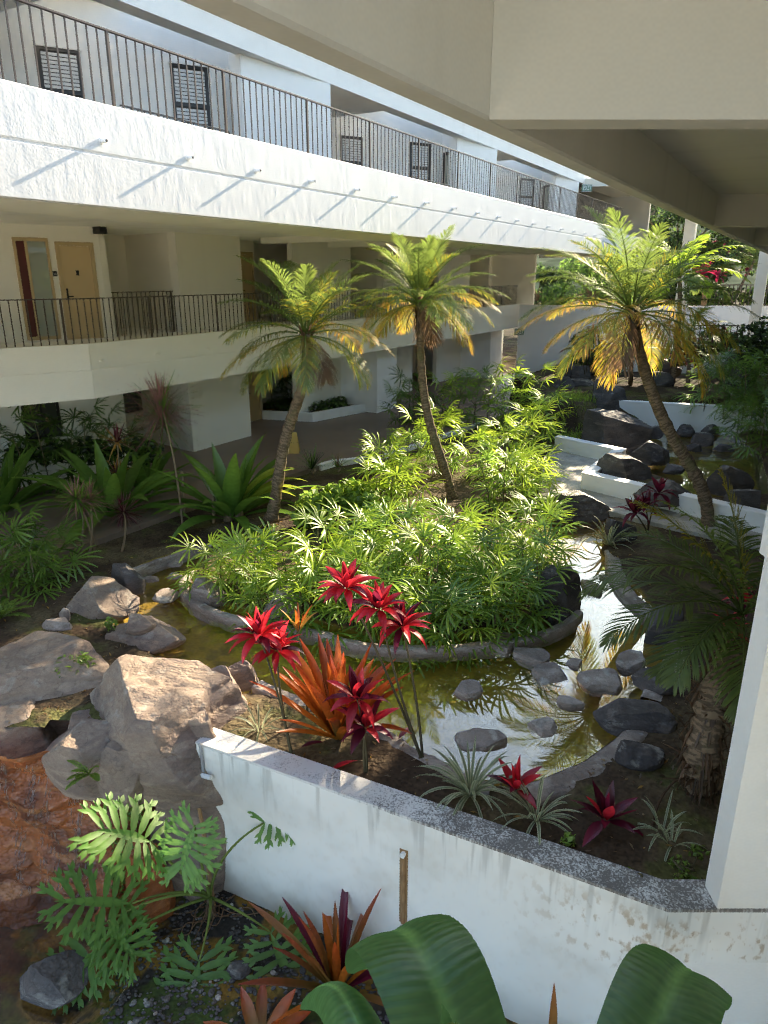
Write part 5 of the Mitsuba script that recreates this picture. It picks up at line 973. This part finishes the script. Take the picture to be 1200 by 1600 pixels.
# split-leaf plant in the foreground
def split_leaf(base, tip, width, seed, bright, row='philodendron', up=(0, -.5, .85)):
    """A deeply cut leaf: a web along the midrib and long fingered lobes."""
    rng = np.random.default_rng(seed); b, t = np.array(base, float), np.array(tip, float); L = np.linalg.norm(t - b); x = (t - b) / L; y = np.cross(up, x); y /= np.linalg.norm(y); z = np.cross(x, y)
    mb = MB(); m = blade(L * .98, width * .13, .12, .30, 9, .2, 'lance', row, (.5, .9), bright=bright); mb.add(*m)
    n = 8
    for sd in (-1, 1):
        for i in range(n):
            q = (i + .25) / n; ang = 2.25 - 1.9 * q + rng.normal(0, .06); l = width * (.50 + .62 * math.sin(PI * (.18 + q * .66))) * rng.uniform(.88, 1.1)
            o = np.array([L * q * .93, 0, .05 * L * math.sin(PI * q)])
            lob = blade(l, l * .085, .16, .50, 6, .18, 'lance', row, (.2, .75), bright=bright * rng.uniform(.85, 1.15)); mb.add(*turn(lob, sd * ang, o))
            for (f0, da, fl) in ((.42, .55, .42), (.58, -.5, .36), (.75, .5, .26)):
                oo = o + np.array([math.cos(sd * ang) * l * f0, math.sin(sd * ang) * l * f0, .03 * l])
                mb.add(*turn(blade(l * fl, l * .062, .05, .5, 4, .15, 'lance', row, (.3, .8), bright=bright * rng.uniform(.85, 1.15)), sd * (ang + da), oo))
    v, f, uv = mb.get(); return b + v[:, :1] * x + v[:, 1:2] * y + v[:, 2:] * z, f, uv
k = thing('split_leaf_plant', 'split-leaf philodendron with deeply cut glossy leaves on long stalks, at lower left', 'plant')
sb = np.array((-2.014, 6.33, -2)); sc_ = np.array((-2.024, 6.42, -1.849))
v, f, uv = tube([sb - [0, 0, .1], sb + [.01, 0, .1], sc_], [.05, .045, .035], 9, row='cane', bright=.9); part(k, 'stem', trimesh.Trimesh(v, f, process=False), 'wood', smooth=True, uv=uv)
for i, (mid, base, tip, w, br, up) in enumerate((
    ((-2.215, 6.15, -1.227), (-2.352, 5.75, -0.42), (-2.811, 5.6, -0.123), .36, 1.3, (-.2, -.35, .9)), ((-1.977, 6.1, -1.044), (-1.911, 5.8, -0.258), (-2.034, 5.6, -0.645), .30, 1.2, (0, -.6, .7)),
    ((-1.813, 6.4, -1.25), (-1.338, 6.4, -0.767), (-0.744, 6.45, -0.515), .27, .95, (0, -.8, .6)), ((-2.365, 6.2, -1.55), (-2.749, 6, -1.491), (-3.429, 5.7, -1.132), .34, 1.05, (0, -.5, .8)),
    ((-2.312, 6.1, -1.672), (-2.866, 5.9, -1.833), (-3.409, 5.5, -2.058), .36, .95, (-.2, -.5, .8)), ((-2.345, 6.1, -1.489), (-3.02, 5.95, -1.689), (-2.545, 5.5, -1.7), .30, .95, (0, -.6, .8)),
    ((-1.932, 6, -1.745), (-1.973, 5.7, -1.944), (-2.023, 5.2, -2.309), .40, .90, (0, -.6, .8)), ((-1.604, 6.1, -1.718), (-1.241, 5.9, -1.778), (-0.895, 5.5, -2.296), .33, .85, (.1, -.6, .8)))):
    v, f, uv = tube(spline([sc_, mid, base], 14), np.linspace(.020, .010, 14), 7, row='stem_green', bright=.55); part(k, 'stalk', trimesh.Trimesh(v, f, process=False), 'wood', smooth=True, uv=uv)
    leaf_part(k, split_leaf(base, tip, w * 1.12, 200 + i, br, up=up))
mb = MB(); rng = np.random.default_rng(33)
for i in range(14):
    p = sb + [rng.normal(0, .06), rng.normal(0, .06), .15]; d = rng.normal(0, 1, 2); d /= np.linalg.norm(d); L = rng.uniform(.25, .7)
    pts = [p] + [np.array([sb[0] + d[0] * L * q + rng.normal(0, .04), sb[1] + d[1] * L * q + rng.normal(0, .04), 0]) for q in (.35, .7, 1)]
    for j in (1, 2, 3): pts[j][2] = lz(pts[j][0], pts[j][1]) + .012
    mb.add(*tube(spline(pts, 12), .007, 5, row='brown', bright=.8))
put(k, 'aerial_roots', mb, 'wood', kind='stuff')

# banana plants whose leaves rise into the bottom of the picture
def banana_leaf(pts, hw, seed, bright, row='banana', droop=.25, roll=0.0, lim=(0, 1)):
    rng = np.random.default_rng(seed); n = 200; c = spline(pts, n); t = np.gradient(c, axis=0); t /= np.linalg.norm(t, axis=1, keepdims=True)
    y = np.cross([0, 0, 1.0], t); y /= np.linalg.norm(y, axis=1, keepdims=True); z = np.cross(t, y); s = np.linspace(0, 1, n)
    W = hw * np.clip(np.sin(PI * np.clip(.10 + s * .86, 0, 1)), .05, 1) ** .55
    cols = np.array([-1, -.8, -.6, -.4, -.2, -.035, 0, .035, .2, .4, .6, .8, 1]); v = np.empty((n, len(cols), 3))
    ridge = .0030 * np.sin(np.arange(n) * 1.45) + .004 * (meshkit.noise(np.stack([s * 40, 0 * s, 0 * s], 1), seed) - .5)
    for k_, cc in enumerate(cols):
        wav = .03 * hw * meshkit.fbm(np.stack([s * 7 + seed, 0 * s + cc * 2, 0 * s], 1), 3, seed)
        off = cc * W; up = .22 * np.abs(off) - droop * np.abs(cc) ** 2.2 * W + (ridge + wav) * min(1, abs(cc) * 3) + (.010 if abs(cc) < .01 else 0) + roll * off
        v[:, k_] = c + y * off[:, None] + z * up[:, None] + t * (np.abs(off) * .22)[:, None]
    m = len(cols); i, j = np.meshgrid(np.arange(n - 1), np.arange(m - 1), indexing='ij')
    q = np.stack([i * m + j, (i + 1) * m + j, (i + 1) * m + j + 1, i * m + j + 1], -1).reshape(-1, 4)
    tt = np.clip(.25 + .13 * np.sin(np.arange(n) * 1.45)[:, None] + .45 * (np.abs(cols) < .04)[None] + .12 * np.abs(cols)[None], .02, .98)
    uv = np.stack([(ROW[row] + tt * .98).ravel(), (bright * (1 + .5 * (np.abs(cols) < .04)[None] + 0 * tt)).ravel()], 1)
    return v.reshape(-1, 3), quads(q), uv
def stem_of(k, foot, top, r):
    v, f, uv = tube(spline([foot, (np.array(foot) + top) / 2 + [.03, 0, 0], top], 10), np.linspace(r, r * .45, 10), 10, row='stem_green', bright=.5); part(k, 'stem', trimesh.Trimesh(v, f, process=False), 'wood', smooth=True, uv=uv)
k = thing('banana_plant', 'banana plant whose huge ribbed leaf fills the bottom centre of the picture', 'plant')
stem_of(k, (.35, 2.6, -2), (.33, 2.45, 1.55), .11)
leaf_part(k, banana_leaf([(.33, 2.45, 1.55), (0.42, 2.85, 0.853), (0.307, 3.15, 0.999), (0.174, 3.5, 0.925), (0, 3.9, 0.447), (-0.127, 4.2, -0.218)], .35, 5, .95), bsdf='leaf_gloss')
leaf_part(k, banana_leaf([(.30, 2.5, 1.5), (0, 2.9, 0.516), (-0.16, 3.2, 0.569), (-0.3, 3.5, 0.462), (-0.488, 3.8, 0.092), (-0.59, 4, -0.266)], .17, 6, 1.35, droop=.9), bsdf='leaf_gloss')
k = thing('banana_plant', 'banana plant whose leaf shows at the bottom right, below the pillar', 'plant')
stem_of(k, (1.25, 2.5, -2), (1.22, 2.4, 1.5), .11)
leaf_part(k, banana_leaf([(1.22, 2.4, 1.5), (1.444, 2.8, 0.723), (1.658, 3.1, 0.761), (1.883, 3.4, 0.704), (2.201, 3.75, 0.286), (2.492, 4.05, -0.345)], .31, 7, .9), bsdf='leaf_gloss')

# ------------------------------------------------------------------ the dark feather palm beside the pillar, with its shaggy trunk
k = thing('feather_palm', 'dark feather palm with a shaggy trunk, drooping over the right bank beside the pillar', 'palm tree'); rng = np.random.default_rng(55)
tr = spline([(3.345, 6.156, -0.1), (3.221, 6.05, 0.549), (3.336, 6.2, 1.009), (3.613, 6.5, 1.459)], 30); rr = np.linspace(.17, .14, 30) * (1 + .12 * rng.normal(size=30))
v, f, uv = tube(tr, rr, 14); v += .05 * (meshkit.fbm(v * 9, 3, 4)[:, None] - .5); part(k, 'trunk', trimesh.Trimesh(v, f, process=False), 'palm_bark', smooth=True, uv=uv)
mb = MB()
for i in range(420):
    q = rng.random(); p = tr[int(q * 29)]; az = rng.uniform(0, 2 * PI)
    mb.add(*turn(blade(rng.uniform(.12, .34), rng.uniform(.006, .016), rng.uniform(-1.5, -.9) if rng.random() < .75 else rng.uniform(.2, 1.2), .3, 4, .2, 'strap', 'brown', (0, .8), bright=rng.uniform(.35, 1.0)), az, p + np.array([math.cos(az), math.sin(az), 0]) * .15))
put(k, 'shaggy_fibre', mb, 'leaf', kind='stuff')
top = np.array((3.66, 6.55, 1.725))
for az, el, be, L, row, br in ((3.25, .95, 1.75, 2.0, 'palm', .62), (3.45, .55, 1.35, 1.75, 'palm', .62), (3.85, .35, 1.30, 1.45, 'palm', .75), (4.3, .15, 1.2, 1.35, 'palm', .8), (3.6, .05, .9, 1.25, 'palm', .6), (2.9, 1.1, .75, 1.65, 'palm_yellow', .62),
                           (2.6, 1.45, .35, 1.55, 'palm_yellow', .6), (3.15, 1.3, .9, 1.6, 'palm', .9), (2.2, .8, 1.2, 1.7, 'palm', .6), (1.3, .9, 1.2, 1.7, 'palm', .6), (.6, .7, 1.2, 1.7, 'palm', .6), (5.2, .7, 1.3, 1.5, 'palm', .7), (4.8, .9, 1.4, 1.5, 'palm', .7), (2.75, .5, 1.2, 1.6, 'palm', .55)):
    leaf_part(k, turn(frond_mesh(L, el, be, 44, .40, .0115, row, rng, vee=.25, droop=.45, bright=br, base=.14, sweep=(1.2, .5)), az, top), 'frond')

# ------------------------------------------------------------------ far plants: bright feather palm, shrubs, trees, hill
k = thing('fishtail_palm', 'palm with broad glowing yellow-green leaflets, behind the right palm', 'palm tree'); rng = np.random.default_rng(66)
ft = np.array((11.289, 27.985, 1)); tp = np.array((10.867, 27.5, 5.045))
v, f, uv = tube(spline([ft, (ft + tp) / 2 + [.1, 0, 0], tp], 12), np.linspace(.10, .07, 12), 9); part(k, 'trunk', trimesh.Trimesh(v, f, process=False), 'palm_bark', smooth=True, uv=uv)
for i in range(20):
    q = i / 19; L = 2.6 * rng.uniform(.8, 1.1); el = 1.25 - 1.2 * q
    for again in range(6):
        m = turn(frond_mesh(L, el, .9 + .4 * q, 17, .55, .055, 'rhapis_lime' if i % 3 else 'palm', rng, vee=.1, droop=.5, t=(.1, .9), bright=1.05), GA * i, tp)
        if not pierces(m): break
        el -= .22; L *= .88
    leaf_part(k, m, 'frond')
for lab, p0, p1, n, L, row, s in (('sunlit young palm standing on the far tier of soil', (9.658, 27.985, 1), (8.734, 25.5, 2.586), 14, 1.6, 'rhapis_lime', 3), ('slender far palm with drooping fronds near the white fence wall', (11.916, 27.985, 1), (11.733, 28, 2.95), 14, 1.9, 'palm', 5), ('far palm at the right, behind the terrace railing', (20.5, 44, 3), (21.683, 44, 5.958), 18, 3.0, 'palm', 7)):
    k = thing('far_palm', lab, 'palm tree'); rng = np.random.default_rng(s); p0, p1 = np.array(p0), np.array(p1)
    v, f, uv = tube([p0, (p0 + p1) / 2, p1], [.09, .08, .06], 8); part(k, 'trunk', trimesh.Trimesh(v, f, process=False), 'palm_bark', smooth=True, uv=uv)
    for i in range(n):
        q = i / (n - 1); leaf_part(k, turn(frond_mesh(L * rng.uniform(.8, 1.1), 1.3 - 1.4 * q, 1.0 + .4 * q, 24, L * .2, .022, row, rng, vee=.2, droop=.5, t=(.1, .9)), GA * i, p1), 'frond')
for lab, bl_, n, size, row, s in (
    ('dark purple-leaved shrub in front of the far white fence wall', [blob((12.426, 29, 2.179), .7, .6, .5), blob((13.614, 29.5, 2.588), .8, .7, .6), blob((11.825, 29, 1.877), .5, .5, .4)], 900, .11, ('dark', 'ti_maroon', 'tree'), 161),
    ('gnarled dark shrub at the right edge below the terrace wall', [blob((13.428, 27, 2.677), .8, .7, .7), blob((14.221, 27, 2.908), .8, .7, .8), blob((13.597, 26, 2.2), .6, .5, .5)], 1000, .11, ('dark', 'tree'), 162),
    ('leafy dark shrub between the far pond wall and the palms', [blob((9.44, 30, 1.769), .9, .8, .7), blob((8.62, 31, 2.065), .8, .8, .8)], 900, .12, ('tree', 'dark'), 163),
    ('green hedge plants on top of the terrace, behind the railing', [blob((x_, 40.6 + .1 * x_ % 1, 3.95), .9, .7, .55) for x_ in np.arange(17.5, 30, 1.3)], 3500, .13, ('tree', 'fern', 'dark'), 164),
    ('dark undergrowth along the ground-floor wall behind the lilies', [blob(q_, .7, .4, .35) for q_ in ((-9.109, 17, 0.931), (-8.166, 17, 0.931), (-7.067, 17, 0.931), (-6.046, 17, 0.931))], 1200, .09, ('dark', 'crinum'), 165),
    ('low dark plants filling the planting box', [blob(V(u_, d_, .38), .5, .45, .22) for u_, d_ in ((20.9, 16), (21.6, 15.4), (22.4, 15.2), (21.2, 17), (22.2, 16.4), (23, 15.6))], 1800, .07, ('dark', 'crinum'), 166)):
    shrub(lab, bl_, n, size, row, s)
def tree(label, foot, h, r, n, size, row, seed, key='tree', **kw):
    k = thing(key, label, 'tree'); rng = np.random.default_rng(seed); foot = np.array(foot, float); top = foot + [rng.normal(0, .04 * h), 0, h * .62]
    c = spline([foot, (foot + top) / 2 + [.03 * h, 0, 0], top], 12); v, f, uv = tube(c, np.linspace(.035 * h, .016 * h, 12), 9)
    part(k, 'trunk', trimesh.Trimesh(v, f, process=False), 'palm_bark', smooth=True, uv=uv)
    bl_, mb = [], MB()
    for i in range(13):
        az = GA * i; rr_ = r * rng.uniform(.35, .95); q = top + [math.cos(az) * rr_, math.sin(az) * rr_, h * rng.uniform(-.22, .36)]; bl_.append(blob(q, r * rng.uniform(.28, .48), None, r * rng.uniform(.20, .34)))
        mb.add(*tube(spline([c[int(rng.integers(6, 12))], (top + q) / 2 - [0, 0, .05 * h], q], 6), np.linspace(.012 * h, .003 * h, 6), 5))
    put(k, 'limb', mb, 'palm_bark', kind='stuff')
    m = leaf_cloud(bl_, n, size, row, seed, bright=(.5, 1.3)); part(k, 'crown', leaf_mesh(m), 'leaf', uv=m[2], smooth=False, kind='stuff')
for lab, ft, h, r, row, s in (('dark tree beyond the terrace at the right edge', (25.5, 50, 2), 9, 4.0, ('tree', 'dark'), 171), ('tall dark tree behind the terrace, right of the glowing palm', (21.5, 55, 2), 8.5, 3.6, ('tree', 'dark'), 172),
                        ('broad green tree beyond the end of the courtyard', (17.0, 62, 0), 6.2, 3.6, ('tree', 'cover'), 173), ('dark tree left of the far roof column', (13.5, 66, 0), 5.6, 3.2, ('tree', 'dark'), 174),
                        ('low dark tree behind the far white wall', (19, 47, 1), 5.2, 2.8, ('tree', 'dark'), 175), ('tree with reddish leaves beyond the terrace', (29, 58, 2), 9, 4.2, ('tree', 'ti_maroon', 'dark'), 176)):
    tree(lab, ft, h, r, 5200, .17, row, s)
k = thing('coconut_palm', 'bare grey trunk of a tall palm seen through the gap at the far end', 'palm tree')
v, f, uv = tube([(24.6, 70, -1), (24.8, 70, 6), (24.5, 70, 14)], [.4, .32, .22], 10); part(k, 'trunk', trimesh.Trimesh(v, f, process=False), 'palm_bark', smooth=True, uv=uv); rng = np.random.default_rng(2)
for i in range(16):
    q = i / 15; leaf_part(k, turn(frond_mesh(3.6, 1.2 - 1.4 * q, 1.2, 26, .7, .04, 'palm', rng, droop=.6), GA * i, np.array([24.5, 70, 14.0])), 'frond')
hx, hy = np.meshgrid(np.linspace(-700, 900, 120), np.linspace(260, 900, 50), indexing='ij')
hz = -6 + 85 * np.clip((hy - 260) / 500, 0, 1) ** .8 * (.35 + .75 * meshkit.fbm(np.stack([hx / 240, hy / 240, 0 * hx], -1), 4, 3)) + 7 * meshkit.fbm(np.stack([hx / 14, hy / 14, 0 * hx], -1), 2, 4)
hi_, hj_ = np.meshgrid(np.arange(119), np.arange(49), indexing='ij')
def hill_col(p, n, uv): return mix((0.055, 0.075, 0.05), (0.11, 0.12, 0.08), fbm(p.x * .05, p.y * .05, p.z * .1, 4)) * (.6 + .8 * noise(p.x * .3, p.y * .3, p.z * .5))
scene['hill_green'] = {'type': 'twosided', 'bsdf': {'type': 'diffuse', 'reflectance': mikit.proc(hill_col)}}
structure('hill', trimesh.Trimesh(np.stack([hx, hy, hz], -1).reshape(-1, 3), quads(np.stack([hi_ * 50 + hj_, (hi_ + 1) * 50 + hj_, (hi_ + 1) * 50 + hj_ + 1, hi_ * 50 + hj_ + 1], -1).reshape(-1, 4)), process=False), 'hill_green', smooth=True)
# fences on the far walls
def far_fence(label, p0, p1, z0, z1, step):
    k = thing('terrace_railing', label, 'railing'); p0, p1 = np.array(p0, float), np.array(p1, float); L = np.linalg.norm(p1 - p0); t = (p1 - p0) / L; n = np.array([-t[1], t[0]]) * .03
    part(k, 'handrail', slab([p0 - n, p1 - n, p1 + n, p0 + n], z1 - .05, z1, axes=False), 'rail_bronze')
    part(k, 'post', wbox(p0[0] - .12, p0[0] + .12, p0[1] - .1, p0[1] + .1, z0, z1 - .052), 'rust')
    for i in range(int(L / step)):
        q = p0 + t * (i + .5) * step; scene[numbered(k + '__baluster')] = {**bar(round(z1 - .05 - z0, 3), .018), 'to_world': T().translate([float(q[0]), float(q[1]), z0])}
far_fence('dark railing with a bright handrail on the terrace wall at the right edge', (17.2, 39.75), (29, 39.05), 3.5, 4.6, .22)
far_fence('dark bar fence on the far white wall, half hidden by drooping fronds', (11.0, 32.5), (20.5, 30.7), 2.0, 3.0, .25)

# ------------------------------------------------------------------ ground cover and litter
rng = np.random.default_rng(91)
mb = MB()
for i in range(900):
    t_ = rng.random(2); p = np.array((6.475, 23.989, 0)) + np.array([1.3, 2.0, 0]) * (t_[0] - .5) * 2 * .8 + np.array([-1.0, .7, 0]) * (t_[1] - .5) * 1.2
    mb.add(*turn(blade(rng.uniform(.15, .36), .008, rng.uniform(.8, 1.5), rng.uniform(.3, 1.2), 4, .2, 'strap', 'rhapis_lime', (.1, .8), bright=rng.uniform(.8, 1.2)), rng.uniform(0, 6.3), np.array([p[0], p[1], gz(p[0], p[1])])))
for i in range(500):
    q = np.array((5.829, 18.197, 0.35)) + np.array([rng.uniform(-.5, 1.6), rng.uniform(-.3, .9), 0]); mb.add(*turn(blade(rng.uniform(.1, .25), .007, rng.uniform(.6, 1.4), 1.0, 4, .2, 'strap', 'fern', (.1, .8)), rng.uniform(0, 6.3), np.array([q[0], q[1], gz(q[0], q[1])])))
v, f, uv = mb.get(); single('grass', 'bright grass and creepers beside the pale path', 'grass', trimesh.Trimesh(v, f, process=False), 'leaf', smooth=True, uv=uv, kind='stuff')
mb = MB(); cnt = 0
while cnt < 2600:
    x, y = rng.uniform(-9, 6), rng.uniform(4.9, 15)
    if LOWER.contains(Point(x, y)) or POND.contains(Point(x, y)): continue
    if x * NX[0] + y * NX[1] > 10.8 or x * NX[0] + y * NX[1] < .2: continue
    cnt += 1; s = rng.uniform(.015, .06)
    mb.add(*turn(blade(s * 1.6, s * .28, rng.uniform(-.1, .5), rng.uniform(-.6, .8), 3, .2, 'lance', ('brown', 'brown', 'tan', 'palm_dead')[int(rng.integers(4))], (0, .9), bright=rng.uniform(.3, 1.0)), rng.uniform(0, 6.3), np.array([x, y, gz(x, y) + .012])))
v, f, uv = mb.get(); single('leaf_litter', 'dry leaf litter scattered on the soil', 'litter', trimesh.Trimesh(v, f, process=False), 'leaf', smooth=True, uv=uv, kind='stuff')
for lab, p, az, L in (('fallen red leaf on the soil below the bronze bromeliad', (-0.584, 6.354, -0.04), .5, .34), ('fallen dark red leaf near the front kerb', (0.161, 6.882, -0.02), .9, .30), ('fallen red leaf at the left end of the planting bed', (-0.938, 6.758, -0.04), .3, .28)):
    m = turn(blade(L, .034, .25, .5, 7, .4, 'lance', 'ti_red' if L > .3 else 'ti_maroon', (.1, .7)), az, np.array(p)); single('fallen_leaf', lab, 'leaf', leaf_mesh(m), 'leaf', smooth=True, uv=m[2])
mb = MB()
v, f, uv = tube(spline([(2.599, 5.559, -0.04), (2.978, 6.079, 0.02), (3.305, 6.304, 0)], 12), .012, 6, row='brown', bright=.4); kk = single('twig', 'dark bent twig lying before the shaggy trunk', 'twig', trimesh.Trimesh(v, f, process=False), 'wood'); scene[kk] = mikit.ply(trimesh.Trimesh(v, f, process=False), 'wood', smooth=True, uv=uv)
v, f, uv = tube(spline([(0.641, 5.815, -0.05), (1.221, 5.465, -0.03), (1.748, 5.134, -0.05)], 12), .012, 6, row='brown', bright=.6); kk = single('twig', 'long brown stick lying along the planter wall', 'twig', trimesh.Trimesh(v, f, process=False), 'wood'); scene[kk] = mikit.ply(trimesh.Trimesh(v, f, process=False), 'wood', smooth=True, uv=uv)
